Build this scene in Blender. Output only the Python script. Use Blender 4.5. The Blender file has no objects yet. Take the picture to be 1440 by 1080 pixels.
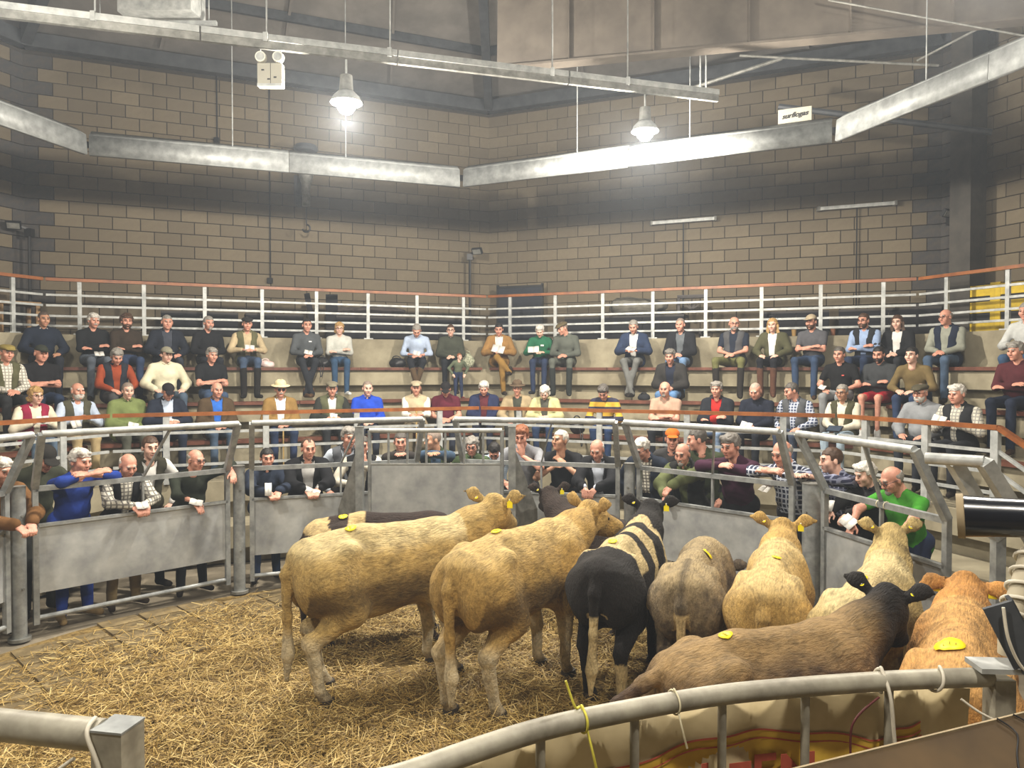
import bpy, bmesh, math, random
import numpy as np
from mathutils import Vector, Matrix, Euler

# ------------------------------------------------------------------ camera, world, exposure
SC = bpy.context.scene
COL = SC.collection
FPX = 1040.0
EYE = 2.6
PITCH = math.atan(21.0 / FPX)          # horizon sits 21 px above the middle of the frame
cam_d = bpy.data.cameras.new('camera')
cam_d.sensor_width = 36.0
cam_d.lens = 36.0 * FPX / 1440.0
cam_d.clip_start = 0.05
cam_o = bpy.data.objects.new('camera', cam_d)
COL.objects.link(cam_o)
cam_o.location = (0, 0, EYE)
cam_o.rotation_euler = (math.pi / 2 - PITCH, 0, 0)
SC.camera = cam_o

wd = bpy.data.worlds.new('world'); SC.world = wd
wd.use_nodes = True
wd.node_tree.nodes['Background'].inputs[0].default_value = (0.62, 0.64, 0.68, 1)
wd.node_tree.nodes['Background'].inputs[1].default_value = 0.04
_wv = wd.node_tree.nodes.new('ShaderNodeVolumeScatter')      # dusty air; its bluish scatter also stands in for lens glare
_wv.inputs['Color'].default_value = (0.80, 0.89, 1.0, 1); _wv.inputs['Density'].default_value = 0.0042; _wv.inputs['Anisotropy'].default_value = 0.3
wd.node_tree.links.new(_wv.outputs[0], wd.node_tree.nodes['World Output'].inputs['Volume'])
SC.view_settings.view_transform = 'Standard'
SC.view_settings.look = 'None'
SC.view_settings.gamma = 1.0
SC.view_settings.use_curve_mapping = False
SC.view_settings.exposure = 0.0
LAMP_W = 790.0

SC.cycles.use_denoising = True
SC.cycles.max_bounces = 6
SC.cycles.diffuse_bounces = 3
SC.cycles.glossy_bounces = 2
SC.cycles.transmission_bounces = 3
SC.cycles.sample_clamp_indirect = 4.0

# ------------------------------------------------------------------ pixel to place
CP, SP = math.cos(PITCH), math.sin(PITCH)
def ray(px, py):
    u = (px - 720.0) / FPX; v = (540.0 - py) / FPX
    return Vector((u, CP + v * SP, v * CP - SP))
def at_y(px, py, Y):
    d = ray(px, py); t = Y / d.y
    return Vector((d.x * t, Y, EYE + d.z * t))
def at_z(px, py, z):
    d = ray(px, py); t = (z - EYE) / d.z
    return Vector((d.x * t, d.y * t, z))

# ------------------------------------------------------------------ colours and materials
def lin(h):
    if isinstance(h, tuple): return h
    h = h.lstrip('#'); o = []
    for i in (0, 2, 4):
        c = int(h[i:i+2], 16) / 255.0
        o.append(c / 12.92 if c <= 0.04045 else ((c + 0.055) / 1.055) ** 2.4)
    return tuple(o)
MATS = {}
def new_mat(key):
    m = bpy.data.materials.new(key); m.use_nodes = True
    nt = m.node_tree
    return m, nt, nt.nodes, nt.links, nt.nodes['Principled BSDF']
def N(nt, t, **kw):
    n = nt.nodes.new(t)
    for k, v in kw.items():
        if hasattr(n, k): setattr(n, k, v)
        else: n.inputs[k].default_value = v
    return n
def mixcol(nt, fac, a, b):
    m = nt.nodes.new('ShaderNodeMix'); m.data_type = 'RGBA'
    if isinstance(fac, (int, float)): m.inputs[0].default_value = fac
    else: nt.links.new(fac, m.inputs[0])
    for i, c in ((6, a), (7, b)):
        if isinstance(c, tuple): m.inputs[i].default_value = (*c[:3], 1)
        else: nt.links.new(c, m.inputs[i])
    return m.outputs[2]
def ramp(nt, fac, stops):
    r = nt.nodes.new('ShaderNodeValToRGB')
    e = r.color_ramp.elements
    while len(e) < len(stops): e.new(0.5)
    for el, (p, c) in zip(e, stops):
        el.position = p; el.color = (*c, 1) if isinstance(c, tuple) else (c, c, c, 1)
    nt.links.new(fac, r.inputs[0])
    return r.outputs[0]
def noise(nt, scale, detail=3, rough=0.55, vec=None, stretch=None):
    tc = nt.nodes.new('ShaderNodeTexCoord')
    v = tc.outputs['Object'] if vec is None else vec
    if stretch:
        mp = nt.nodes.new('ShaderNodeMapping'); mp.inputs['Scale'].default_value = stretch
        nt.links.new(v, mp.inputs[0]); v = mp.outputs[0]
    n = nt.nodes.new('ShaderNodeTexNoise')
    n.inputs['Scale'].default_value = scale; n.inputs['Detail'].default_value = detail
    n.inputs['Roughness'].default_value = rough
    nt.links.new(v, n.inputs['Vector'])
    return n.outputs['Fac']
def bump(nt, bs, h, strength=0.3, dist=0.01):
    b = nt.nodes.new('ShaderNodeBump'); b.inputs['Strength'].default_value = strength
    b.inputs['Distance'].default_value = dist
    nt.links.new(h, b.inputs['Height']); nt.links.new(b.outputs[0], bs.inputs['Normal'])
def mat(key, col, rough=0.7, metal=0.0, var=0.25, scale=6.0, bmp=0.0, bscale=60.0, stretch=None, spec=0.4, col2=None):
    if key in MATS: return MATS[key]
    m, nt, nd, lk, bs = new_mat(key)
    c = lin(col)
    c2 = lin(col2) if col2 else tuple(x * (1 - var) for x in c)
    f = noise(nt, scale, 4, 0.6, stretch=stretch)
    lk.new(ramp(nt, f, [(0.32, c2), (0.68, c)]), bs.inputs['Base Color'])
    bs.inputs['Roughness'].default_value = rough
    bs.inputs['Metallic'].default_value = metal
    bs.inputs['Specular IOR Level'].default_value = spec
    if bmp: bump(nt, bs, noise(nt, bscale, 3, stretch=stretch), bmp, 0.006)
    MATS[key] = m
    return m

# ------------------------------------------------------------------ object helpers
def tag(o, label=None, cat=None, group=None, kind=None):
    if label: o['label'] = label
    if cat: o['category'] = cat
    if group: o['group'] = group
    if kind: o['kind'] = kind
    return o
def empty(name, loc=(0, 0, 0), rz=0.0):
    o = bpy.data.objects.new(name, None); COL.objects.link(o)
    o.empty_display_size = 0.1
    o.location = loc; o.rotation_euler = (0, 0, rz)
    return o
def to_local(root, V):
    V = np.asarray(V, float)
    if root is None: return V
    p = root; chain = []
    while p is not None: chain.append(p); p = p.parent
    for q in reversed(chain):
        V = V - np.array(q.location)
        a = -q.rotation_euler[2]
        if a:
            c, s = math.cos(a), math.sin(a)
            V = np.stack([V[:, 0]*c - V[:, 1]*s, V[:, 0]*s + V[:, 1]*c, V[:, 2]], 1)
    return V
def mesh_np(name, V, F, smooth=True, sharp=None):
    me = bpy.data.meshes.new(name)
    V = np.asarray(V, np.float32)
    if isinstance(F, np.ndarray):
        n = F.shape[1]; nf = len(F)
        me.vertices.add(len(V)); me.vertices.foreach_set('co', V.ravel())
        me.loops.add(nf * n); me.loops.foreach_set('vertex_index', F.ravel().astype(np.int32))
        me.polygons.add(nf)
        me.polygons.foreach_set('loop_start', np.arange(0, nf*n, n, dtype=np.int32))
        me.update(calc_edges=True)
    else:
        me.from_pydata([tuple(map(float, v)) for v in V], [], F)
        me.update()
    if smooth:
        me.shade_smooth()
        if sharp: me.set_sharp_from_angle(angle=math.radians(sharp))
    return me
def link(name, me, m=None, parent=None):
    o = bpy.data.objects.new(name, me); COL.objects.link(o)
    if m is not None:
        if len(me.materials) == 0: me.materials.append(m)
        else:
            o.material_slots[0].link = 'OBJECT'; o.material_slots[0].material = m
    if parent is not None: o.parent = parent
    return o
class MB:
    def __init__(s): s.v = []; s.f = []
    def add(s, V, F):
        b = len(s.v); s.v += [tuple(v) for v in V]; s.f += [tuple(i + b for i in q) for q in F]; return s
    def box(s, c, size, rz=0.0, M=None):
        hx, hy, hz = size[0]/2, size[1]/2, size[2]/2
        P = [Vector((x*hx, y*hy, z*hz)) for z in (-1, 1) for y in (-1, 1) for x in (-1, 1)]
        R = M if M is not None else Matrix.Rotation(rz, 3, 'Z')
        P = [R @ p + Vector(c) for p in P]
        return s.add(P, [(0,2,3,1),(4,5,7,6),(0,1,5,4),(2,6,7,3),(1,3,7,5),(0,4,6,2)])
    def beam(s, a, b, w, h, up=(0, 0, 1)):
        a = Vector(a); b = Vector(b); d = (b - a)
        L = d.length; d.normalize()
        u = Vector(up)
        if abs(d.dot(u)) > 0.98: u = Vector((0, 1, 0))
        sx = d.cross(u).normalized(); uz = sx.cross(d).normalized()
        P = []
        for t in (a, b):
            for (i, j) in ((-1, -1), (1, -1), (1, 1), (-1, 1)):
                P.append(t + sx*(i*w/2) + uz*(j*h/2))
        return s.add(P, [(0,1,2,3),(7,6,5,4),(0,4,5,1),(1,5,6,2),(2,6,7,3),(3,7,4,0)])
    def tube(s, pts, r, n=10, caps=True):
        pts = [Vector(p) for p in pts]; rs = r if isinstance(r, (list, tuple)) else [r]*len(pts)
        V = []; F = []; prev = None
        for i, p in enumerate(pts):
            d = (pts[min(i+1, len(pts)-1)] - pts[max(i-1, 0)]).normalized()
            if prev is None:
                u = Vector((0, 0, 1)) if abs(d.z) < 0.95 else Vector((0, 1, 0))
                sx = d.cross(u).normalized()
            else:
                sx = (prev - d * prev.dot(d)).normalized()
            prev = sx; sy = d.cross(sx)
            for k in range(n):
                a = 2*math.pi*k/n
                V.append(p + (sx*math.cos(a) + sy*math.sin(a))*rs[i])
        for i in range(len(pts)-1):
            for k in range(n):
                k2 = (k+1) % n
                F.append((i*n+k, i*n+k2, (i+1)*n+k2, (i+1)*n+k))
        if caps:
            F.append(tuple(reversed(range(n)))); F.append(tuple((len(pts)-1)*n + k for k in range(n)))
        return s.add(V, F)
    def lathe(s, c, prof, n=24, axis='Z', M=None):
        V = []; F = []
        R = M if M is not None else Matrix.Identity(3)
        for (r, z) in prof:
            for k in range(n):
                a = 2*math.pi*k/n
                V.append(R @ Vector((r*math.cos(a), r*math.sin(a), z)) + Vector(c))
        for i in range(len(prof)-1):
            for k in range(n):
                k2 = (k+1) % n
                F.append((i*n+k, i*n+k2, (i+1)*n+k2, (i+1)*n+k))
        return s.add(V, F)
    def poly_prism(s, pts, off):
        n = len(pts); off = Vector(off); P = [Vector(p) for p in pts]
        return s.add(P + [p + off for p in P],
                     [tuple(reversed(range(n))), tuple(range(n, 2*n))] + [(i, (i+1) % n, n+(i+1) % n, n+i) for i in range(n)])
    def mesh(s, name, parent=None, sharp=32):
        V = to_local(parent, np.array(s.v)) if parent is not None else np.array(s.v)
        return mesh_np(name, V, s.f, True, sharp)
    def build(s, name, m, parent=None, sharp=32, bevel=0.0):
        o = link(name, s.mesh(name, parent, sharp), m, parent)
        if bevel:
            b = o.modifiers.new('bevel', 'BEVEL'); b.width = bevel; b.segments = 1; b.limit_method = 'ANGLE'
        return o
def part(name, m, parent, fn, *a, **kw):
    sh = kw.pop('sharp', 32); mb = MB(); getattr(mb, fn)(*a, **kw)
    return mb.build(name, m, parent, sh)
def struct(o): o['kind'] = 'structure'; return o
_kcount = {}

# ------------------------------------------------------------------ palette of surface materials
def galv(key='galvanised', c1='#a0a3a1', c2='#777a7a', rough=0.5, metal=0.35):
    return mat(key, c1, rough, metal, scale=9, col2=c2, bmp=0.08, bscale=30)
M_GALV = galv()
M_GALV_D = galv('galvanised_dull', '#8b8b85', '#64645f', 0.55, 0.25)
M_GALV_L = galv('galvanised_light', '#b6b8b5', '#8e918f', 0.5, 0.3)
M_SHEET = mat('sheet_steel', '#b3b5b2', 0.55, 0.15, scale=3.2, col2='#85888a', bmp=0.05, bscale=14)
M_CONC = mat('concrete', '#989079', 0.85, 0, scale=2.3, col2='#756d59', bmp=0.2, bscale=45)
M_CONC_D = mat('concrete_floor', '#8e8471', 0.85, 0, scale=2.0, col2='#6c6353', bmp=0.2, bscale=30)
M_WOODRAIL = mat('varnished_wood', '#8f5526', 0.4, 0, scale=5, col2='#6b3a17', stretch=(1, 1, 1))
M_BENCH = mat('bench_wood', '#6d4130', 0.5, 0, scale=6, col2='#4b2a1e')
M_MORTAR = mat('mortar', '#37322c', 0.95, 0, scale=8, var=0.2)
M_BLACK = mat('black_plastic', '#17181b', 0.45, 0, scale=6, var=0.3)
M_DARK = mat('dark_cloth', '#1d1f24', 0.9, 0, scale=5, var=0.4)
M_WHITE = mat('white_plastic', '#d6d3c6', 0.5, 0, scale=5, var=0.1)
M_PAPER = mat('paper', '#d3d1ca', 0.8, 0, scale=9, var=0.08)
M_YELLOW = mat('tag_yellow', '#f5e21a', 0.5, 0, scale=9, var=0.06)
M_ROPE = mat('cream_rope', '#d8cfae', 0.7, 0, scale=30, var=0.2)
M_BARRIER = galv('barrier_steel', '#aaa594', '#7a7568', 0.5, 0.1)

# ================================================================== the building: octagon walls of concrete block
OC = Vector((-0.5, 4.9, 0))
def octv(r, k, z=0.0, c=OC):
    a = math.radians(45 * k)
    return Vector((c.x + r*math.sin(a), c.y + r*math.cos(a), z))
def on_oct(px, r, c=OC):
    """point of the octagon of vertex radius r that the pixel column meets on the far side"""
    u = (px - 720.0) / FPX
    best = None
    for k in range(-2, 2):
        a = octv(r, k, 0, c); b = octv(r, k+1, 0, c); e = b - a
        den = e.x - u*e.y
        if abs(den) < 1e-9: continue
        t = (u*a.y - a.x) / den
        if -1e-6 <= t <= 1+1e-6:
            p = a + e*t
            if p.y > 0.5 and (best is None or p.y > best.y): best = p
    return best
WALL_R, WALL_TOP = 11.2, 8.1

def block_material(key, c1, c2, island):
    m, nt, nd, lk, bs = new_mat(key)
    if island: r = N(nt, 'ShaderNodeNewGeometry').outputs['Random Per Island']
    else: r = N(nt, 'ShaderNodeObjectInfo').outputs['Random']
    base = ramp(nt, r, [(0.0, lin(c1)), (1.0, lin(c2))])
    f = noise(nt, 14, 4)
    lk.new(mixcol(nt, ramp(nt, f, [(0.3, 0.0), (0.8, 0.45)]), base, lin('#574c3d')), bs.inputs['Base Color'])
    bs.inputs['Roughness'].default_value = 0.92
    bump(nt, bs, noise(nt, 90, 3), 0.25, 0.004)
    MATS[key] = m
    return m
M_BLK = block_material('buff_block', '#6c624f', '#5a5141', False)
M_BLK_I = block_material('buff_block_far', '#6c624f', '#5a5141', True)
M_QUO = block_material('grey_block', '#3b3a3a', '#323235', False)
def block_mesh(L, m):
    bm = bmesh.new(); bmesh.ops.create_cube(bm, size=1.0)
    for v in bm.verts: v.co = Vector((v.co.x*(L-0.012), v.co.y*0.06, v.co.z*0.213))
    bmesh.ops.bevel(bm, geom=[e for e in bm.edges], offset=0.006, segments=1, affect='EDGES')
    me = bpy.data.meshes.new('block'); bm.to_mesh(me); bm.free(); me.materials.append(m); return me
BLK = {}
def wall(name, k, names_vis):
    a, b = octv(WALL_R, k), octv(WALL_R, k+1)
    e = (b - a); L = e.length; e.normalize()
    nrm = Vector((-e.y, e.x, 0))
    if nrm.dot(OC - a) < 0: nrm = -nrm
    rz = math.atan2(e.y, e.x)
    mid = (a + b)/2
    mb = MB(); mb.box(mid - nrm*0.11 + Vector((0, 0, WALL_TOP/2)), (L + 0.1, 0.2, WALL_TOP), rz)
    w = struct(mb.build(name, M_MORTAR))
    items = []
    course = 0; z = 2.85
    while z + 0.225 <= WALL_TOP:
        q0 = 0.45 if course % 2 == 0 else 0.225
        q1 = 0.225 if course % 2 == 0 else 0.45
        items.append((q0/2, z, q0, True)); items.append((L - q1/2, z, q1, True))
        x = q0
        n = int((L - q1 - q0) // 0.45)
        while x < L - q1 - 0.02:
            l = min(0.45, L - q1 - x)
            if l < 0.1: break
            items.append((x + l/2, z, round(l, 2), False)); x += l
        z += 0.225; course += 1
    scored = []
    for (x, z, l, dk) in items:
        p = a + e*x + nrm*0.005 + Vector((0, 0, z + 0.1125))
        px = 720 + p.x/max(p.y, .1)*FPX; py = 519 - (p.z-EYE)/max(p.y, .1)*FPX
        inview = p.y > 1 and -20 < px < 1460 and -20 < py < 475
        scored.append(((0 if inview else 1), p.y if inview else 0, p, l, dk))
    scored.sort(key=lambda t: (t[0], t[1]))
    far = MB()
    for i, (o1, _, p, l, dk) in enumerate(scored):
        if i < 300 and o1 == 0:
            key = (l, dk)
            if key not in BLK: BLK[key] = block_mesh(l, M_QUO if dk else M_BLK)
            o = bpy.data.objects.new('block', BLK[key]); COL.objects.link(o)
            o.location = p; o.rotation_euler = (0, 0, rz); o.parent = w
        elif not dk:
            far.box(p, (l - 0.012, 0.06, 0.213), rz)
        else:
            far.box(p, (l - 0.012, 0.06, 0.213), rz)
    if far.v:
        o = far.build('block_courses', M_BLK_I, w); o['kind'] = 'stuff'
    return w
for nm, k in (('wall_left_side', -2), ('wall_back_left', -1), ('wall_back_right', 0), ('wall_right_side', 1)):
    wall(nm, k, None)
for nm, k in (('wall_rear_left', -3), ('wall_rear_right', 2), ('wall_rear_a', 3), ('wall_rear_b', 4)):
    a, b = octv(WALL_R, k), octv(WALL_R, k+1)
    e = b - a
    mb = MB(); mb.box((a+b)/2 + Vector((0, 0, WALL_TOP/2)), (e.length, 0.2, WALL_TOP), math.atan2(e.y, e.x))
    struct(mb.build(nm, M_BLK_I))

# floor outside and under the ring
mb = MB(); mb.box((OC.x, OC.y, -0.15), (26, 26, 0.26)); struct(mb.build('floor', M_CONC_D))

# ceiling: eight sloping lined panels rising from the eaves, with rafters and purlins
M_CEIL = mat('roof_lining', '#77736e', 0.8, 0, scale=1.5, col2='#5e5b57')
M_STEEL = mat('painted_steel', '#4d5054', 0.6, 0.3, scale=4, col2='#3a3d41')
APEX = Vector((OC.x, OC.y, WALL_TOP + 3.4))
ceil_root = struct(empty('ceiling', (OC.x, OC.y, WALL_TOP)))
for k in range(8):
    a, b = octv(WALL_R + 0.1, k, WALL_TOP + 0.35), octv(WALL_R + 0.1, k+1, WALL_TOP + 0.35)
    mb = MB(); mb.poly_prism([a, b, APEX + Vector((0, 0, .35))], (0, 0, 0.1)); mb.build('roof_panel', M_CEIL, ceil_root)
    part('rafter', M_STEEL, ceil_root, 'beam', octv(WALL_R - 0.25, k, WALL_TOP + 0.15), APEX, 0.16, 0.32)
    part('wall_plate', M_STEEL, ceil_root, 'beam', octv(WALL_R - 0.16, k, WALL_TOP + 0.1), octv(WALL_R - 0.16, k+1, WALL_TOP + 0.1), 0.2, 0.24)
    for t in (0.13, 0.27, 0.42):
        r = (WALL_R) * (1 - t)
        z = WALL_TOP + 0.28 + 3.4*t
        part('purlin', M_STEEL, ceil_root, 'beam', octv(r, k, z), octv(r, k+1, z), 0.07, 0.16)
    for t in (0.25, 0.5, 0.75):      # joints between lining boards
        a2 = octv(WALL_R - .1, k, WALL_TOP + 0.33).lerp(octv(WALL_R - .1, k+1, WALL_TOP + 0.33), t)
        b2 = a2.lerp(APEX + Vector((0, 0, .33)), 0.5)
        part('joint_strip', M_CEIL, ceil_root, 'beam', a2, b2, 0.05, 0.03)

# steel column in the right corner and its bracing
M_COL = mat('dark_column', '#46423c', 0.75, 0.1, scale=4, col2='#35322e')
p = on_oct(1358, WALL_R - 0.45)
o = MB(); o.box((p.x, p.y, 5.0), (0.36, 0.36, 6.2), math.radians(22)); o = o.build('trim_1', M_COL); struct(o)

# ================================================================== terraces (concrete steps) with timber benches
TIERS = [(9.30, 2.60), (8.42, 2.05), (7.55, 1.52), (6.75, 1.05), (6.15, 0.52)]   # vertex radius of front face, height
def ring_solid(r0, r1, z0, z1, ks):
    """annular octagon blocks r0 (inner) to r1 (outer), one per side"""
    out = []
    for k in ks:
        P = [octv(r0, k), octv(r0, k+1), octv(r1, k+1), octv(r1, k)]
        mb = MB()
        V = [Vector((q.x, q.y, z0)) for q in P] + [Vector((q.x, q.y, z1)) for q in P]
        mb.add(V, [(0,3,2,1), (4,5,6,7), (0,1,5,4), (1,2,6,5), (2,3,7,6), (3,0,4,7)])
        out.append(mb)
    return out
SIDES = (-2, -1, 0, 1)
tn = 1
for (r, z) in TIERS:
    out = r + 1.3 if z < 2.5 else r + 0.66
    for mb in ring_solid(r + 0.20, out, 0.0, z - 0.03, SIDES):            # recessed body of the step
        struct(mb.build('floor_terrace_%d' % tn, M_CONC)); tn += 1
    for mb in ring_solid(r, out, z - 0.29, z, SIDES):                     # precast tread unit overhanging the recess
        struct(mb.build('floor_tread_%d' % tn, M_CONC)); tn += 1
    if z > 1.2:
        for mb in ring_solid(r + 0.02, r + 0.19, z - 0.60, z - 0.415, SIDES):   # upstand at the back of the step below
            struct(mb.build('floor_upstand_%d' % tn, M_CONC)); tn += 1
for mb in ring_solid(9.88, 10.06, 2.2, 3.16, SIDES):
    o = struct(mb.build('wall_parapet_%d' % tn, M_CONC)); tn += 1
for mb in ring_solid(10.05, 11.15, 0.0, 2.86, SIDES):
    o = struct(mb.build('floor_walkway_%d' % tn, M_CONC_D)); tn += 1

def side_pts(r, k, z, inset=0.0):
    a, b = octv(r, k, z), octv(r, k+1, z)
    d = (b - a).normalized()
    return a + d*inset, b - d*inset
BN = {0: 'on the top terrace below the parapet', 1: 'on the second terrace', 2: 'on the third terrace behind the varnished rail'}
SN = {-2: 'left end', -1: 'left back', 0: 'right back', 1: 'right end'}
for ti in (0, 1, 2):
    r, z = TIERS[ti]
    for k in SIDES:
        a, b = side_pts(r + 0.06, k, z + 0.005, 0.12)
        root = empty('bench', ((a+b)/2).to_tuple())
        tag(root, 'long brown timber plank bench %s, %s run' % (BN[ti], SN[k]), 'bench', 'terrace benches')
        n = max(1, int((b-a).length / 2.2))
        for i in range(n):
            p0 = a.lerp(b, i/n); p1 = a.lerp(b, (i+1)/n)
            d = (p1-p0).normalized()*0.004
            part('plank', M_BENCH, root, 'beam', p0 + d, p1 - d, 0.24, 0.05)
            for t in (0.2, 0.8):
                q = p0.lerp(p1, t)
                part('bracket', M_STEEL, root, 'box', (q.x, q.y, q.z - 0.028), (0.05, 0.2, 0.014), math.atan2(d.y, d.x))
# ------------------------------------------------------------------ parapet railing with a wooden handrail
def railing(k, r, z0, ztop, rails, n_posts, label, wood=True, post=0.06, name='railing', base=True):
    a, b = side_pts(r, k, z0, 0.03)
    root = empty(name, ((a+b)/2).to_tuple())
    tag(root, label, 'railing')
    rz = math.atan2(b.y-a.y, b.x-a.x)
    up = lambda p, z: Vector((p.x, p.y, z))
    for i in range(n_posts):
        t = (i + 0.5)/n_posts
        p = a.lerp(b, t)
        q = part('post', M_GALV_L, root, 'box', (p.x, p.y, (z0+ztop)/2), (post, post*0.7, ztop-z0), rz)
        if base:
            part('base_plate', M_GALV_L, root, 'box', (p.x, p.y, z0+0.01), (0.17, 0.12, 0.02), rz)
    for z in rails:
        part('rail', M_GALV_L, root, 'beam', up(a, z), up(b, z), 0.035, 0.035)
    part('handrail', M_WOODRAIL, root, 'beam', up(a, ztop+0.03), up(b, ztop+0.03), 0.07, 0.05)
    return root
RL = {-2: 'that runs past the far-left corner', -1: 'along the left half of the parapet', 0: 'along the right half of the parapet', 1: 'beside the yellow barriers'}
for k in SIDES:
    railing(k, 9.96, 3.16, 4.02, (3.30, 3.46, 3.63, 3.80), 8, 'galvanised five-bar railing with reddish wood top ' + RL[k])

# front rail in front of the third row
RF = {-2: 'at the left end of the stand', -1: 'before the left half of the seated crowd', 0: 'before the right half of the seated crowd'}
for k in (-2, -1, 0):
    railing(k, 6.72, 1.05, 1.96, (1.30, 1.52, 1.74), 4, 'varnished wood handrail on grey steel posts ' + RF[k], name='front_rail', base=False, post=0.08)
# right end: level part, then it slopes down with the steps
a = octv(6.72, 1, 1.05); e = (octv(6.72, 2, 1.05) - a).normalized()
b = a + e * 2.13; a = a + e*0.03
root = empty('front_rail', ((a+b)/2).to_tuple()); tag(root, 'varnished wood handrail that bends down beside the terrace steps', 'railing')
for t in (0.2, 0.6, 0.985):
    p = a.lerp(b, t); part('post', M_GALV_L, root, 'box', (p.x, p.y, 1.505), (0.08, 0.06, 0.91), math.atan2(e.y, e.x))
c = b + e*1.6; dz = Vector((0, 0, 1))
part('handrail', M_WOODRAIL, root, 'beam', a + dz*0.94, b + dz*0.94, 0.07, 0.05)
part('handrail', M_WOODRAIL, root, 'beam', b + dz*0.94, c + dz*0.0, 0.07, 0.05)
for h in (0.25, 0.47, 0.69):
    part('rail', M_GALV_L, root, 'beam', a + dz*h, b + dz*h, 0.035, 0.035)
    part('rail', M_GALV_L, root, 'beam', b + dz*h, c + dz*(h-0.94), 0.035, 0.035)

# ================================================================== the sale ring
RC = Vector((-0.7, 4.9, 0)); RR = 4.40
V3 = lambda x, y, z=0.0: Vector((x, y, z))
Pm1 = V3(-5.12, 4.95); P0 = V3(-4.72, 7.04); P1 = V3(-3.17, 8.56); P2 = V3(-1.20, 9.30); P3 = V3(-0.62, 9.30)
P4 = V3(1.40, 8.78); P5 = V3(2.95, 7.25); P6 = V3(3.36, 5.5); P7 = V3(3.55, 3.75)

def ring_post(p, h, label, r=0.066):
    root = empty('ring_post', (p.x, p.y, 0)); tag(root, label, 'post')
    part('shaft', M_GALV, root, 'tube', [V3(p.x, p.y, 0.0), V3(p.x, p.y, h)], r, 16)
    part('cap', M_GALV_D, root, 'tube', [V3(p.x, p.y, h), V3(p.x, p.y, h+0.012)], r*1.04, 16)
    part('collar', M_GALV_D, root, 'tube', [V3(p.x, p.y, 0.0), V3(p.x, p.y, 0.03)], r*1.5, 16)
    for z in (0.5, 1.2):
        d = (RC - p).normalized()
        part('bolt', M_GALV_D, root, 'tube', [V3(p.x, p.y, z) + d*(r-0.005), V3(p.x, p.y, z) + d*(r+0.012)], 0.012, 8)
    return root

def panel(a, b, label, ga=0.14, gb=0.14, lean=0.30, rise=0.54, strut=True, strings=False):
    """galvanised ring hurdle between two posts: sheet, rails and an inward-leaning upper rail"""
    d = (b - a); L = d.length; d.normalize()
    a = a + d*ga; b = b - d*gb
    nrm = V3(-d.y, d.x)
    if nrm.dot(RC - a) < 0: nrm = -nrm
    mid = (a+b)/2
    root = empty('ring_hurdle', (mid.x, mid.y, 0)); tag(root, label, 'fence')
    Z = lambda p, z: V3(p.x, p.y, z)
    rz = math.atan2(d.y, d.x)
    for p in (a, b):
        part('upright', M_GALV, root, 'beam', Z(p, 0.12), Z(p, 1.47), 0.05, 0.05, (d.x, d.y, 0))
        part('raked_upright', M_GALV, root, 'beam', Z(p, 1.45), Z(p, 1.45+rise) + nrm*lean, 0.06, 0.06, (d.x, d.y, 0))
    sh = part('sheet', M_SHEET, root, 'beam', Z(a + d*0.02, 0.745), Z(b - d*0.02, 0.745), 0.008, 0.65)
    part('sheet_cap', M_GALV, root, 'beam', Z(a, 1.08), Z(b, 1.08), 0.05, 0.03)
    part('mid_rail', M_GALV, root, 'beam', Z(a, 1.44), Z(b, 1.44), 0.05, 0.05)
    part('bottom_rail', M_GALV, root, 'tube', [Z(a, 0.18), Z(b, 0.18)], 0.024, 10)
    part('top_rail', M_GALV_L, root, 'tube', [Z(a, 1.45+rise) + nrm*lean, Z(b, 1.45+rise) + nrm*lean], 0.034, 12)
    if strut:
        m = a.lerp(b, 0.52)
        part('strut', M_GALV, root, 'beam', Z(m, 1.09), Z(m, 1.42), 0.035, 0.02, (d.x, d.y, 0))
        part('raked_strut', M_GALV, root, 'beam', Z(m, 1.45), Z(a.lerp(b, 0.62), 1.45+rise) + nrm*lean, 0.03, 0.018, (d.x, d.y, 0))
    if strings:
        for t in (0.50, 0.56):
            q = a.lerp(b, t)
            mb = MB(); pts = []
            for i in range(13):
                w = 2*math.pi*i/12
                pts.append(Z(q, 1.44) + nrm*(0.033*math.cos(w)) + V3(0, 0, 0.033*math.sin(w)))
            mb.tube(pts, 0.004, 6, False); mb.build('twine_loop', M_ROPE, root)
    return root

ring_post(P0, 1.47, 'round galvanised ring post next to the man in blue overalls')
ring_post(P1, 1.47, 'round galvanised ring post between the dark green jumper man and the navy jacket man')
ring_post(P4, 1.47, 'round galvanised ring post behind the cream muzzle of the second blond bullock')
ring_post(P5, 1.47, 'stout round galvanised ring post beside the checked-shirt man', 0.09)
panel(Pm1, P0, 'galvanised ring hurdle cut off at the picture edge beyond the blue overalls man')
panel(P0, P1, 'galvanised ring hurdle in front of the man in blue overalls')
panel(P1, P2, 'galvanised ring hurdle in front of the black coat man', gb=0.0)
panel(P3, P4, 'galvanised ring hurdle in front of the black t-shirt man', ga=0.0)
panel(P4, P5, 'galvanised ring hurdle in front of the purple jumper man', gb=0.20)
panel(P5, P6, 'galvanised ring hurdle with twine loops in front of the green t-shirt man', ga=0.20, strings=True)

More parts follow.
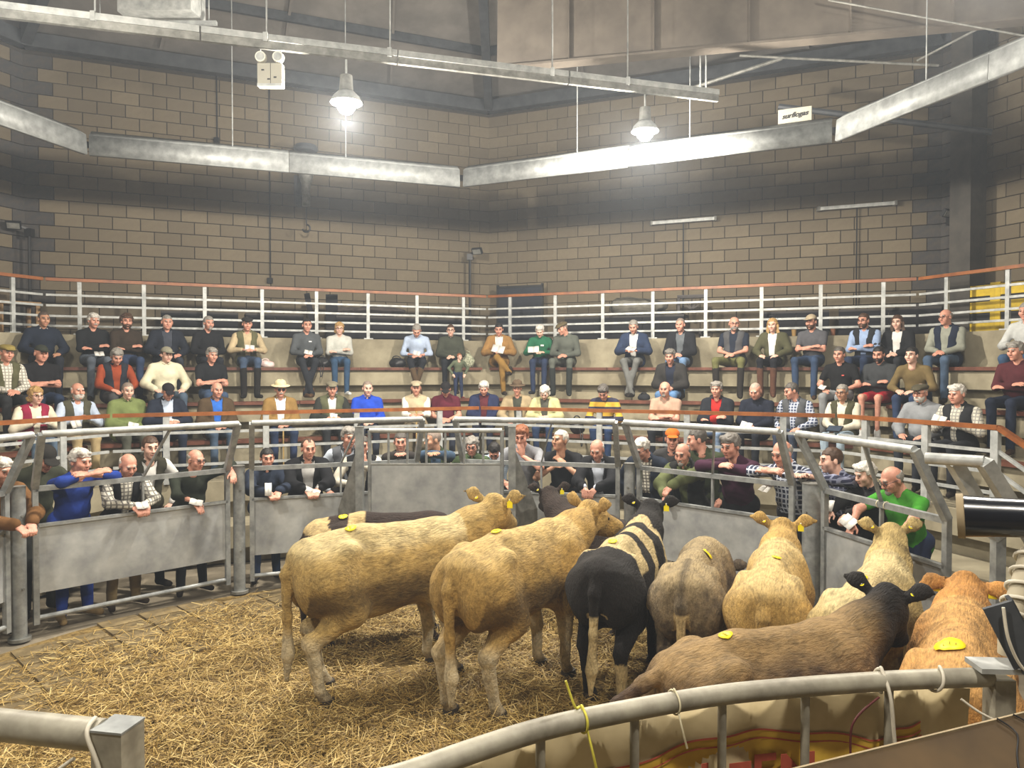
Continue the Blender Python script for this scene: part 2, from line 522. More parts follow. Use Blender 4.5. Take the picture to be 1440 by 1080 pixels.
# escape screen standing just inside the gap
def screen():
    Y = 8.42
    x0, x1 = at_y(520, 700, Y).x, at_y(706, 700, Y).x
    root = empty('escape_screen', ((x0+x1)/2, Y, 0)); tag(root, 'flat steel escape screen with a barred top standing before the ring gap', 'gate')
    zt, zs = 1.90, 1.51
    part('sheet', M_SHEET, root, 'box', ((x0+x1)/2, Y, 0.87), (x1-x0, 0.01, 1.28))
    part('top_rail', M_GALV_L, root, 'tube', [V3(x0, Y, zt), V3(x1, Y, zt)], 0.027, 12)
    part('sheet_edge', M_GALV_L, root, 'box', ((x0+x1)/2, Y, zs+0.008), (x1-x0, 0.03, 0.016))
    for x in (x0, x1):
        part('side_tube', M_GALV, root, 'tube', [V3(x, Y, 0.02), V3(x, Y, zt)], 0.022, 10)
    for i in range(1, 7):
        x = x0 + (x1-x0)*i/7 + 0.0
        part('bar', M_GALV, root, 'tube', [V3(x, Y, zs), V3(x, Y, zt)], 0.014, 8)
    for sx, px, nm in ((-1, 506, 'tall square steel post by the face-rubbing man, left of the escape screen'), (1, 720, 'tall square steel post by the nose-touching man at the escape screen')):
        x = at_y(px, 700, Y+0.05).x
        r2 = empty('screen_post', (x, Y+0.05, 0)); tag(r2, nm, 'post')
        part('shaft', M_GALV, r2, 'box', (x, Y+0.05, 0.965), (0.085, 0.085, 1.93))
        part('cap', M_GALV_D, r2, 'box', (x, Y+0.05, 1.936), (0.09, 0.09, 0.012))
        part('collar', M_GALV_D, r2, 'box', (x, Y+0.05, 0.015), (0.16, 0.16, 0.03))
        # sloping deflector plate between the post and the ring panel
        mb = MB()
        tp = V3(x + sx*0.04, Y+0.06, 1.66); lo = V3(x + sx*0.30, Y+0.26, 0.95); mi = V3(x + sx*0.04, Y+0.07, 0.95)
        if sx < 0: mb.poly_prism([tp, lo, V3(lo.x, lo.y, 0.3), V3(mi.x, mi.y, 0.3)], (0, 0.006, 0))
        else: mb.poly_prism([tp, V3(mi.x, mi.y, 0.3), V3(lo.x, lo.y, 0.3), lo], (0, 0.006, 0))
        mb.build('deflector_plate', M_GALV_D, r2)
screen()

# raked frame of the next ring section beside the lamp housing
def raked_frame():
    root = empty('raked_hurdle', (3.45, 5.0, 0)); tag(root, 'pair of raked square steel tubes rising behind the black housing', 'fence')
    for (b0, t0, w) in (((3.42, 5.18, 1.42), (3.02, 5.05, 1.97), 0.085), ((3.52, 4.95, 1.42), (3.11, 4.86, 1.99), 0.085)):
        part('raked_upright', M_GALV_L, root, 'beam', b0, t0, w, w, (0, 1, 0))
        part('upright', M_GALV, root, 'beam', (b0[0], b0[1], 0.0), (b0[0], b0[1], 1.45), 0.07, 0.07)
    part('top_rail', M_GALV_L, root, 'tube', [V3(2.86, 5.10, 1.985), V3(3.11, 4.86, 1.99)], 0.04, 12)
    part('cross_bar', M_GALV, root, 'beam', (3.36, 5.05, 1.6), (3.50, 4.9, 1.6), 0.03, 0.03)
    part('tape_patch', M_ROPE, root, 'box', (3.34, 4.905, 1.665), (0.09, 0.092, 0.05))
raked_frame()

# ------------------------------------------------------------------ ring floor: ribbed concrete slabs under straw
M_SLAB = mat('ring_slab', '#8f7d58', 0.9, 0, scale=3.5, col2='#50442d', bmp=0.25, bscale=35)
M_BEDD = mat('straw_floor', '#927a47', 0.95, 0, scale=26, col2='#503f22', bmp=0.6, bscale=120)
ring_floor = MB()
n = 64
ring_floor.add([V3(RC.x, RC.y, -0.018)] + [V3(RC.x + (RR)*math.cos(2*math.pi*i/n), RC.y + (RR)*math.sin(2*math.pi*i/n), -0.018) for i in range(n)],
               [(0, 1+i, 1+(i+1) % n) for i in range(n)])
rf = struct(ring_floor.build('floor_ring', M_BEDD))
mb = MB(); mb.box((0, 0, 0), (0.368, 0.222, 0.05)); slab_me = mb.mesh('slab'); slab_me.materials.append(M_SLAB)
sa = math.radians(46); ca, sa_ = math.cos(sa), math.sin(sa)
cnt = 0
rng = random.Random(5)
cands = []
for i in range(-14, 15):
    for j in range(-20, 21):
        u, v = i*0.40, j*0.25
        x = RC.x + u*ca - v*sa_; y = RC.y + u*sa_ + v*ca
        r = math.hypot(x-RC.x, y-RC.y)
        if r > RR - 0.12 or y < 3.6: continue
        px = 720 + x/y*FPX
        if px < -20 or px > 1460: continue
        if not (r > RR - 1.55 and x < -0.6): continue
        cands.append((y, x, y))
for (_, x, y) in sorted(cands)[:300]:
    o = bpy.data.objects.new('slab', slab_me); COL.objects.link(o)
    o.location = (x, y, -0.022 + rng.uniform(-0.003, 0.003)); o.rotation_euler = (0, 0, sa); o.parent = rf

# loose straw, far too fine to count
def vnoise(P, freq, seed=0):
    Q = P*freq; I = np.floor(Q).astype(np.int64); Fr = Q - I; Fr = Fr*Fr*(3-2*Fr)
    def h(i):
        n = (i[..., 0]*73856093) ^ (i[..., 1]*19349663) ^ (i[..., 2]*83492791) ^ (seed*2654435761)
        n = (n ^ (n >> 13))*1274126177 & 0x7fffffff
        return (n % 10007)/10007.0
    out = 0
    for dx in (0, 1):
        for dy in (0, 1):
            for dz in (0, 1):
                w = (Fr[..., 0] if dx else 1-Fr[..., 0])*(Fr[..., 1] if dy else 1-Fr[..., 1])*(Fr[..., 2] if dz else 1-Fr[..., 2])
                out = out + w*h(I + np.array([dx, dy, dz]))
    return out
def straw():
    g = np.random.default_rng(3)
    n = 300000
    a = g.uniform(0, 2*np.pi, n); r = (RR-0.12)*np.sqrt(g.uniform(0, 1, n))
    x = RC.x + r*np.cos(a); y = RC.y + r*np.sin(a)
    keep = (y > 3.2) & (np.abs(x/np.maximum(y, .1)) < 0.76)
    P = np.stack([x, y, np.zeros(n)], 1)
    dens = 0.5*vnoise(P, 1.1, 1) + 0.5*vnoise(P, 3.1, 2)
    edge = np.clip((RR - 0.25 - r)/1.5, 0.02, 1.0)
    edge = np.where(x > -0.4, np.clip(edge*2, 0, 1), edge)
    keep &= g.uniform(0, 1, n) < np.clip((dens*1.9-0.25), 0.08, 1)*edge
    x, y, P, dens = x[keep], y[keep], P[keep], dens[keep]
    m = len(x)
    L = g.uniform(0.04, 0.17, m); th = g.uniform(0, 2*np.pi, m) ; tilt = g.normal(0, 0.22, m)
    w = g.uniform(0.0015, 0.0032, m)
    z = 0.006 + g.uniform(0, 1, m)**2*(0.015 + 0.085*np.clip(dens-0.35, 0, 1))
    d = np.stack([np.cos(th)*np.cos(tilt), np.sin(th)*np.cos(tilt), np.sin(tilt)], 1)
    s = np.stack([-np.sin(th), np.cos(th), np.zeros(m)], 1)
    rl = g.uniform(-1, 1, m)[:, None]
    s = s*np.sqrt(1-rl*rl*0.6) + np.array([0, 0, 1.0])*rl*0.77
    c = np.stack([x, y, z + np.abs(np.sin(tilt))*L/2], 1)
    A = c - d*L[:, None]/2 - s*w[:, None]; B = c - d*L[:, None]/2 + s*w[:, None]
    C = c + d*L[:, None]/2 + s*w[:, None]; D = c + d*L[:, None]/2 - s*w[:, None]
    V = np.stack([A, B, C, D], 1).reshape(-1, 3)
    V[:, 2] = np.maximum(V[:, 2], 0.002)
    me = mesh_np('straw', V, np.arange(4*m).reshape(m, 4), False)
    mm, nt, nd, lk, bs = new_mat('straw_stalk')
    rnd = N(nt, 'ShaderNodeNewGeometry').outputs['Random Per Island']
    lk.new(ramp(nt, rnd, [(0.0, lin('#5a4622')), (0.35, lin('#937639')), (0.75, lin('#bd9f5a')), (1.0, lin('#d9c283'))]), bs.inputs['Base Color'])
    bs.inputs['Roughness'].default_value = 0.6
    o = link('straw', me, mm)
    tag(o, 'loose golden straw bedding strewn over the ring floor', 'straw', kind='stuff')
straw()

# ------------------------------------------------------------------ curved barrier of the rostrum, close to the camera
def smooth_pts(P, n=10):
    P = [Vector(p) for p in P]; out = []
    for i in range(len(P)-1):
        p0 = P[max(i-1, 0)]; p1 = P[i]; p2 = P[i+1]; p3 = P[min(i+2, len(P)-1)]
        for k in range(n):
            t = k/n
            out.append(0.5*((2*p1) + (p2-p0)*t + (2*p0-5*p1+4*p2-p3)*t*t + (3*p1-p0-3*p2+p3)*t**3))
    out.append(P[-1]); return out
ZB = 1.62
edge_px = [(520, 1102), (572, 1089), (668, 1055), (760, 1026), (859, 1004), (1000, 979), (1117, 967), (1240, 958), (1300, 955), (1392, 952)]
BAR = smooth_pts([at_z(x, y, ZB) for (x, y) in edge_px], 8)
def at_px(px):
    best = min(BAR, key=lambda q: abs(720 + q.x/q.y*FPX - px)); return best
M_TARP = mat('cream_tarpaulin', '#dccba2', 0.6, 0, scale=5, col2='#bba97f', bmp=0.15, bscale=8)
M_TYEL = mat('banner_yellow', '#e6c04a', 0.6, 0, scale=7, col2='#c79f36')
M_TRED = mat('banner_red', '#c4624b', 0.6, 0, scale=7, col2='#a84c3b')
def text_to_mesh(o):
    """swap a text curve object for a plain mesh object of the same name and place"""
    bpy.context.view_layer.update()
    me = bpy.data.meshes.new_from_object(o.evaluated_get(bpy.context.evaluated_depsgraph_get()))
    nm, par, loc, rot, mt = o.name.split('.')[0], o.parent, o.location.copy(), o.rotation_euler.copy(), o.data.materials[0]
    bpy.data.objects.remove(o, do_unlink=True)
    n = bpy.data.objects.new(nm, me); COL.objects.link(n); n.parent = par; n.location = loc; n.rotation_euler = rot
    if len(me.materials) == 0: me.materials.append(mt)
    return n
def rostrum():
    c = BAR[len(BAR)//2]
    root = empty('curved_barrier', (c.x, c.y, 0)); tag(root, 'curved tubular steel barrier with upright bars along the rostrum', 'barrier')
    part('top_rail', M_BARRIER, root, 'tube', BAR, 0.030, 20, sharp=60)
    for px in (640, 765, 893, 1016, 1137, 1257):
        q = at_px(px)
        part('bar', M_BARRIER, root, 'tube', [V3(q.x, q.y, 0.0), V3(q.x, q.y, ZB-0.01)], 0.0135, 12)
    q = BAR[-1]
    part('end_post', M_BARRIER, root, 'box', (q.x+0.03, q.y, ZB/2), (0.065, 0.065, ZB))
    part('bottom_rail', M_BARRIER, root, 'tube', [V3(p.x, p.y, 0.15) for p in BAR], 0.024, 12)
    part('end_plate', M_GALV_L, root, 'box', (q.x+0.09, q.y-0.02, ZB+0.042), (0.30, 0.10, 0.016), math.radians(-4))
    # banner hung on the ring side of the bars
    ban = empty('banner', (c.x, c.y, 0)); tag(ban, 'cream tarpaulin banner with yellow arch and red lettering behind the barrier bars', 'banner')
    sub = [p for p in BAR if p.x < BAR[-1].x - 0.02]
    off = []
    for i, p in enumerate(sub):
        d = (sub[min(i+1, len(sub)-1)] - sub[max(i-1, 0)]).normalized()
        nrm = V3(-d.y, d.x); nrm = nrm if nrm.y > 0 else -nrm
        off.append((p, nrm, d))
    def pos(u, z, o=0.0):
        u = max(0.0, min(len(off)-1.001, u)); i = int(u); f = u - i
        p = off[i][0].lerp(off[i+1][0], f); nn = off[i][1].lerp(off[i+1][1], f)
        wav = 0.012*math.sin(u*0.9 + z*3) + 0.010*math.sin(z*9 + u*0.3)
        return V3(p.x, p.y, z) + nn*(0.05 + wav + o)
    nu, nz = len(off)*2, 14
    V = []; F = []
    for j in range(nz+1):
        z = 0.25 + (ZB - 0.05 - 0.25)*j/nz
        for i in range(nu+1):
            V.append(pos((len(off)-1)*i/nu, z))
    for j in range(nz):
        for i in range(nu):
            a_ = j*(nu+1)+i; F.append((a_, a_+1, a_+nu+2, a_+nu+1))
    mb = MB(); mb.add(V, F); o = mb.build('cloth', M_TARP, ban, sharp=None)
    so = o.modifiers.new('thick', 'SOLIDIFY'); so.thickness = 0.003
    U = len(off)-1
    def u_of(px):
        return min(range(len(off)), key=lambda i: abs(720 + off[i][0].x/off[i][0].y*FPX - px))
    def strip(name, zf, m, u0, u1, o=-0.006, k=60):
        V = []; F = []
        for i in range(k+1):
            u = u0 + (u1-u0)*i/k; lo, hi = zf((i/k))
            V += [pos(u, lo, o), pos(u, hi, o)]
        for i in range(k): F.append((2*i, 2*i+2, 2*i+3, 2*i+1))
        mb = MB(); mb.add(V, F); return mb.build(name, m, ban, sharp=None)
    ua, ub = u_of(840), u_of(1318)
    arch = lambda t: ZB - 0.155 - 0.00 - 0.05*abs((t-0.36)/0.36)**2 if t < 0.72 else ZB - 0.205 + 0.14*(t-0.72)
    strip('yellow_arch', lambda t: (arch(t)-0.62, arch(t)), M_TYEL, ua, ub, -0.004)
    strip('red_line', lambda t: (arch(t), arch(t)+0.006), M_TRED, ua, ub, -0.006)
    strip('red_line', lambda t: (arch(t)-0.026, arch(t)-0.021), M_TRED, ua, ub, -0.007)
    strip('red_field', lambda t: (arch(t*0.28+0.72)-0.4, arch(t*0.28+0.72)-0.035), M_TRED, ua+(ub-ua)*0.72, ub, -0.008)
    # lettering: the tops of large red serif capitals
    for ch, px in (('O', 925), ('N', 985), ('E', 1045), ('E', 1090), ('N', 1140)):
        cu = bpy.data.curves.new('letter', 'FONT'); cu.body = ch; cu.size = 0.17; cu.align_x = 'CENTER'; cu.extrude = 0.0008; cu.offset = 0.004
        lo = bpy.data.objects.new('letter', cu); COL.objects.link(lo)
        u = u_of(px); q = pos(u, ZB - 0.345, -0.012); d = off[u][2]
        lo.parent = ban; loc = to_local(ban, np.array([list(q)]))[0]
        lo.location = loc; lo.rotation_euler = (math.pi/2, 0, math.atan2(d.y, d.x))
        cu.materials.append(M_TRED)
        text_to_mesh(lo)
rostrum()

def cord(name, pts, r, m, label, cat='cord', n=8, res=8):
    mb = MB(); P = smooth_pts(pts, res); mb.tube(P, r, n)
    c = P[0]
    o = mb.build(name, m, sharp=60); tag(o, label, cat); return o
def loop_at(px, rr=0.038, turns=1.0, slant=0.0, n=14):
    q = at_px(px); i = BAR.index(q); d = (BAR[min(i+1, len(BAR)-1)] - BAR[max(i-1, 0)]).normalized()
    s = V3(-d.y, d.x)
    return [q + s*(rr*math.sin(2*math.pi*turns*k/n)) + V3(0, 0, rr*math.cos(2*math.pi*turns*k/n)) + d*(slant*k/n) for k in range(n+1)], q, d, s
M_TWY = mat('yellow_twine', '#d9cf4e', 0.6, 0, scale=20, var=0.2)
M_TWB = mat('dark_cable', '#3a2a25', 0.6, 0, scale=20, var=0.2)
M_CABLE = mat('white_cable', '#cfc8b6', 0.55, 0, scale=20, var=0.15)
lp, q, d, s = loop_at(822, 0.034)
cord('twine', [q + V3(-0.045, 0.0, 0.11)] + [q + V3(-0.02, -0.005, 0.04)] + lp[1:] + [q - s*0.036 + V3(0.012, 0, -0.07), q - s*0.03 + V3(0.03, 0, -0.14)], 0.0035, M_TWY, 'bright yellow twine knotted round the curved barrier rail', 'twine')
lp, q, d, s = loop_at(948, 0.034)
cord('string', lp + [q - s*0.04 + V3(0.0, 0, -0.05), q - s*0.035 + V3(0.02, 0, -0.12)], 0.0028, M_ROPE, 'thin cream string looped round the barrier left of the white cable', 'string')
lp, q, d, s = loop_at(1243, 0.036, 0.5)
cord('cable', list(reversed(lp)) + [q - s*0.042 + V3(0.0, 0, -0.03), q - s*0.045 + V3(0.012, 0, -0.16), q - s*0.045 + V3(0.03, 0, -0.36)], 0.0058, M_CABLE, 'white cable hanging over the barrier rail beside the last bar', 'cable')
lp, q, d, s = loop_at(1305, 0.036, 1.0, 0.05)
cord('cable', lp[4:] + [q + d*0.06 - V3(0, 0, 0.02)], 0.005, M_CABLE, 'short white cable turn wound on the barrier beneath the orange bullock sticker', 'cable')
q = at_px(1225)
cord('cable', [q + V3(0, -0.04, -0.03), q + V3(-0.07, -0.045, -0.09), q + V3(-0.09, -0.045, -0.16), q + V3(-0.08, -0.045, -0.36)], 0.0035, mat('maroon_cable', '#5a2524', 0.6), 'thin maroon cable dangling in front of the cream banner', 'cable')
q = at_px(1360)
cord('cable', [q + V3(-0.02, -0.04, -0.05), q + V3(0.04, -0.06, -0.09), q + V3(0.15, -0.08, -0.13), q + V3(0.30, -0.08, -0.12)], 0.004, M_CABLE, 'pale cable sagging past the barrier end post', 'cable')

# short rail end on the near left
def rail_end():
    a = at_z(-60, 1013, 1.62); b = at_z(145, 1034, 1.62)
    root = empty('rail_end', (b.x, b.y, 0)); tag(root, 'thick steel rail ending on a square post over the straw', 'rail')
    part('rail', M_BARRIER, root, 'tube', [a, b], 0.042, 20, sharp=60)
    d = (b-a).normalized(); rz = math.atan2(d.y, d.x)
    c = b + d*0.045
    part('post', M_BARRIER, root, 'box', (c.x, c.y, 0.825), (0.09, 0.09, 1.65), rz)
    part('post_cap', M_GALV, root, 'box', (c.x, c.y, 1.653), (0.094, 0.094, 0.006), rz)
    s = V3(-d.y, d.x)
    pts = [c - s*0.052 - d*0.05 + V3(0, 0, 0.03), c - s*0.058 - d*0.01 + V3(0, 0, -0.06), c - s*0.06 + d*0.03 + V3(0, 0, -0.22), c - s*0.06 + d*0.035 + V3(0, 0, -0.5)]
    cord('cable', [b + V3(-0.02, 0, 0.048)] + [p for p in pts], 0.006, M_CABLE, 'white cable draped over the short rail end post', 'cable')
    cord('cable', [b + V3(-0.06, -0.03, -0.047), b + V3(-0.16, -0.04, -0.10), b + V3(-0.34, -0.05, -0.10), b + V3(-0.5, -0.06, -0.06)], 0.0055, M_CABLE, 'white cable looping below the thick rail end', 'cable')
rail_end()

# ================================================================== overhead: lamps, trough shields, channel, girder
M_GLOW = bpy.data.materials.new('lamp_glow'); M_GLOW.use_nodes = True
_n = M_GLOW.node_tree; _b = _n.nodes['Principled BSDF']
_b.inputs['Emission Color'].default_value = (1, 0.96, 0.88, 1); _b.inputs['Emission Strength'].default_value = 150
def pendant(p, ztop, label, power=1.0, size=179):
    root = empty('pendant_lamp', (p.x, p.y, p.z)); tag(root, label, 'lamp', 'ceiling lamps over the ring')
    part('rod', M_GALV_L, root, 'tube', [p + V3(0, 0, 0.30), V3(p.x, p.y, ztop)], 0.012, 8)
    o = MB(); o.lathe(p, [(0.0, 0.32), (0.07, 0.31), (0.08, 0.14), (0.10, 0.12)], 20); o.build('housing', M_GALV_D, root)
    o = MB(); o.lathe(p, [(0.10, 0.12), (0.15, 0.07), (0.18, 0.0), (0.172, 0.0), (0.14, 0.065), (0.09, 0.11)], 24); o.build('shade', M_GALV_L, root)
    o = MB(); o.lathe(p, [(0.0, -0.12), (0.06, -0.11), (0.10, -0.06), (0.11, 0.0), (0.06, 0.08), (0.0, 0.10)], 18); o.build('bulb', M_GLOW, root)
    ld = bpy.data.lights.new('lamp_light', 'POINT'); ld.energy = LAMP_W*power
    ld.shadow_soft_size = 0.10; ld.color = (1.0, 0.93, 0.82)
    lo = bpy.data.objects.new('lamp_light', ld); COL.objects.link(lo); lo.parent = root; lo.location = (0, 0, -0.17)
L1 = at_y(487, 145, 8.5); L2 = at_y(907, 185, 9.8)
pendant(L1, 6.30, 'glaring pendant lamp beside the emergency light box', 1.65)
pendant(L2, 6.30, 'glaring pendant lamp above the long right trough', 1.65)
for (x, y, lb) in ((-4.3, 5.2, 'pendant lamp over the left of the ring'), (3.4, 5.2, 'pendant lamp over the right of the ring'),
                   (-2.4, 1.0, 'pendant lamp over the rostrum, ring entrance side'), (1.4, 1.0, 'pendant lamp over the rostrum, weighbridge side')):
    pendant(V3(x, y, 5.7), 8.6, lb, 0.85 if y > 3 else 0.72)

M_TROUGH = galv('trough_steel', '#8a8d8b', '#6a6c6b', 0.55, 0.2)
# long trough shields in an octagon
TZ = 5.68
TR = [V3(-6.9, 6.2), V3(-5.86, 10.2), V3(-0.80, 12.0), V3(4.22, 9.62), V3(5.6, 5.5)]
TLAB = ['slanting galvanised trough that leaves the picture on the left', 'long galvanised trough below the emergency light box', 'long galvanised trough below the right pendant lamp', 'dull galvanised trough climbing towards the right column']
for i in range(4):
    a, b = TR[i], TR[i+1]
    d = (b-a).normalized(); nrm = V3(-d.y, d.x)
    if nrm.dot(V3(-.5, 4.9) - a) < 0: nrm = -nrm
    a2 = a + d*0.07; b2 = b - d*0.07
    mid = (a2+b2)/2
    root = empty('trough', (mid.x, mid.y, TZ)); tag(root, TLAB[i], 'trough', 'trough shields round the ring')
    n = 2
    for j in range(n):
        p = a2.lerp(b2, j/n) + d*0.004; q = a2.lerp(b2, (j+1)/n) - d*0.004
        for (nm, s0, z0, s1, z1) in (('face', 0.12, -0.16, 0.10, 0.10), ('top_flange', 0.10, 0.10, -0.06, 0.20), ('bottom_lip', 0.12, -0.16, 0.07, -0.17)):
            V = [p + nrm*s0 + V3(0, 0, TZ+z0), q + nrm*s0 + V3(0, 0, TZ+z0), q + nrm*s1 + V3(0, 0, TZ+z1), p + nrm*s1 + V3(0, 0, TZ+z1)]
            o = MB(); o.add(V, [(0, 1, 2, 3)]); o = o.build(nm, M_TROUGH, root, sharp=None)
            m = o.modifiers.new('thick', 'SOLIDIFY'); m.thickness = 0.006; m.offset = 0
    for t in (0.02, 0.5, 0.98):
        q = a2.lerp(b2, t)
        part('spine', M_BLACK, root, 'box', (q.x, q.y, TZ), (0.12, 0.12, 0.10), math.atan2(d.y, d.x))
    for t in (0.35, 0.66) if i in (1, 2) else (0.3,):
        q = a2.lerp(b2, t)
        part('hanger', M_GALV, root, 'tube', [V3(q.x, q.y, TZ+0.05), V3(q.x, q.y, 9.3)], 0.008, 6)
    part('joiner', M_BLACK, root, 'beam', V3(b.x, b.y, TZ) - d*0.10, V3(b.x, b.y, TZ) + d*0.05, 0.08, 0.08)

# straight cable channel carrying the two lamps
ch = lambda px, py, Y: at_y(px, py, Y)
zc = 6.24
A_, B_ = at_z(-40, 4, zc), at_z(1010, 131, zc)
root = empty('cable_channel', ((A_+B_)/2).to_tuple()); tag(root, 'straight galvanised cable channel slung from the roof above the pendant lamps', 'channel')
nseg = 4
for i in range(nseg):
    part('section', M_GALV_L, root, 'beam', A_.lerp(B_, i/nseg+0.001), A_.lerp(B_, (i+1)/nseg-0.001), 0.09, 0.07)
    part('lower_flange', M_GALV_D, root, 'beam', A_.lerp(B_, i/nseg+0.001) - V3(0, 0, 0.075), A_.lerp(B_, (i+1)/nseg-0.001) - V3(0, 0, 0.075), 0.05, 0.08)
for px in (140, 380, 550, 775, 880):
    t = min((i/200 for i in range(201)), key=lambda t: abs(720 + A_.lerp(B_, t).x/A_.lerp(B_, t).y*FPX - px))
    q = A_.lerp(B_, t)
    part('hanger_rod', M_GALV_L, root, 'tube', [q, V3(q.x, q.y, 9.6)], 0.010, 6)
    part('clamp', M_GALV_L, root, 'box', q.to_tuple(), (0.05, 0.11, 0.10))

# twin-spot emergency light box
p = at_y(381, 107, 8.25)
root = empty('emergency_light', p.to_tuple()); tag(root, 'white emergency light box with two round spot heads hung on chains', 'lamp')
part('box', mat('cream_case', '#9d9a8c', .6, var=.1), root, 'box', p.to_tuple(), (0.27, 0.09, 0.25))
part('seam', M_BLACK, root, 'box', (p.x+0.01, p.y-0.046, p.z), (0.004, 0.004, 0.25))
part('lip', M_GALV_L, root, 'box', (p.x, p.y-0.05, p.z-0.115), (0.27, 0.012, 0.03))
for sx in (-1, 1):
    c = p + V3(sx*0.095, -0.02, 0.19)
    R = Matrix.Rotation(math.pi/2, 3, 'X')
    o = MB(); o.lathe(c, [(0.0, 0.05), (0.058, 0.048), (0.062, 0.0), (0.05, -0.03), (0.0, -0.035)], 20, M=R); h = o.build('spot_head', M_WHITE, root)
    o = MB(); o.lathe(c, [(0.0, 0.054), (0.045, 0.052)], 18, M=R); o.build('lens', M_GALV_L, h)
    part('bracket', M_GALV, root, 'box', (c.x, c.y+0.03, p.z+0.13), (0.025, 0.02, 0.06))
    part('chain', M_GALV_L, root, 'tube', [p + V3(sx*0.11, 0, 0.12), V3(p.x+sx*0.115, p.y, zc-0.04)], 0.006, 6)
for (x, z) in ((-0.075, 0.05), (0.06, -0.03), (-0.01, -0.05)):
    part('indicator', M_BLACK, root, 'box', (p.x+x, p.y-0.047, p.z+z), (0.03, 0.006, 0.015))

# conduit loop by the channel end
for px in (985, 993):
    p0 = at_y(px, 84, 10.2); p1 = at_y(px, 132, 10.2)
    cord('conduit', [p0 + V3(0, 0, 2.0), p0, p1], 0.012, M_GALV_L, 'white cable drop at the channel end, %s' % ('shorter strand' if px == 985 else 'longer strand'), 'cable')

# deep roof girder on the right
a, b = at_y(700, 98, 10.6), at_y(1470, 27, 8.9)
root = empty('roof_girder', ((a+b)/2).to_tuple()); tag(root, 'deep pale roof girder crossing the upper right with a lit bottom flange', 'beam')
M_GIRD = mat('girder_paint', '#6f675d', 0.7, 0.05, scale=2, col2='#585149')
part('web', M_GIRD, root, 'beam', a + V3(0, 0, 0.65), b + V3(0, 0, 0.65), 0.03, 1.3)
part('bottom_flange', M_GIRD, root, 'beam', a, b, 0.22, 0.03)
part('top_flange', M_GIRD, root, 'beam', a + V3(0, 0, 1.3), b + V3(0, 0, 1.3), 0.22, 0.03)
for t in (0.15, 0.32, 0.5, 0.68, 0.85):
    q = a.lerp(b, t); part('stiffener', M_GIRD, root, 'beam', q + V3(0, 0, 0.02), q + V3(0, 0, 1.28), 0.012, 0.16, (0, 1, 0))
# bracing rods and struts under the roof at the right
for (p0, Y0, p1, Y1, r, lb) in (((1165, 0), 9.0, (1450, 52), 8.4, 0.012, 'thin steel tie rod crossing below the girder'),
                            ((1040, 78), 11.5, (1320, 92), 11.0, 0.02, 'slim steel strut under the girder near the right wall'),
                            ((1290, 85), 10.8, (1380, 38), 9.6, 0.015, 'short oblique tie rod by the right wall head'),
                            ((960, 128), 12.6, (1100, 82), 12.0, 0.03, 'pale oblique roof strut behind the right lamp'),
                            ((1095, 150), 12.2, (1395, 186), 11.0, 0.05, 'dark pipe running behind the small white sign')):
    q0, q1 = at_y(*p0, Y0), at_y(*p1, Y1)
    mb = MB(); mb.tube([q0, q1], r, 8); o = mb.build('tie_rod' if r < 0.04 else 'pipe', M_GALV_D if r < 0.04 else M_STEEL); tag(o, lb, 'rod' if r < 0.04 else 'pipe')
# white heater sign on the trough corner
p = at_y(1118, 165, 10.05)
root = empty('heater_sign', p.to_tuple(), 0); tag(root, 'small white sign with slanting dark script above the trough end', 'sign')
Rz = math.radians(-24)
part('panel', mat('sign_white', '#8f8c80', .6, var=.1), root, 'box', p.to_tuple(), (0.42, 0.16, 0.20), Rz)
part('edge', M_GALV_D, root, 'box', (p.x, p.y, p.z-0.108), (0.42, 0.17, 0.016), Rz)
cu = bpy.data.curves.new('script', 'FONT'); cu.body = 'surflogas'; cu.size = 0.092; cu.shear = 0.4; cu.align_x = 'CENTER'; cu.extrude = 0.003; cu.offset = 0.0015
lo = bpy.data.objects.new('script', cu); COL.objects.link(lo); lo.parent = root
lo.location = Matrix.Rotation(Rz, 3, 'Z') @ Vector((0, -0.083, -0.02)); lo.rotation_euler = (math.pi/2, -0.06, Rz); cu.materials.append(M_BLACK); text_to_mesh(lo)

# chain hoist on the left wall
p = on_oct(432, WALL_R - 0.55)
zb = lambda py: EYE + (519-py)/FPX*p.y
root = empty('hoist', (p.x, p.y, zb(215))); tag(root, 'dark wall-mounted hoist with conical body and hanging hook', 'hoist')
part('arm', M_STEEL, root, 'beam', (p.x-0.15, p.y+0.30, zb(275)), (p.x-0.15, p.y, zb(275)), 0.06, 0.06)
part('back_plate', M_STEEL, root, 'box', (p.x-0.2, p.y+0.15, zb(268)), (0.06, 0.3, 0.55))
o = MB(); o.lathe((p.x, p.y, zb(212)), [(0.0, 0.08), (0.2, 0.07), (0.23, 0.0), (0.2, -0.04), (0.0, -0.05)], 24); o.build('drum', M_STEEL, root)
o = MB(); o.lathe((p.x, p.y, zb(245)), [(0.16, 0.30), (0.15, 0.0), (0.09, -0.22), (0.075, -0.25), (0.075, -0.62), (0.0, -0.62)], 20); o.build('body', M_GALV_D, root)
part('chain', M_BLACK, root, 'tube', [(p.x, p.y, zb(292)), (p.x, p.y, zb(316))], 0.012, 6)
hk = [V3(p.x + 0.07*math.sin(w), p.y, zb(322) + 0.07*math.cos(w)) for w in [i*0.35 for i in range(14)]]
part('hook', M_BLACK, root, 'tube', hk, 0.018, 8)

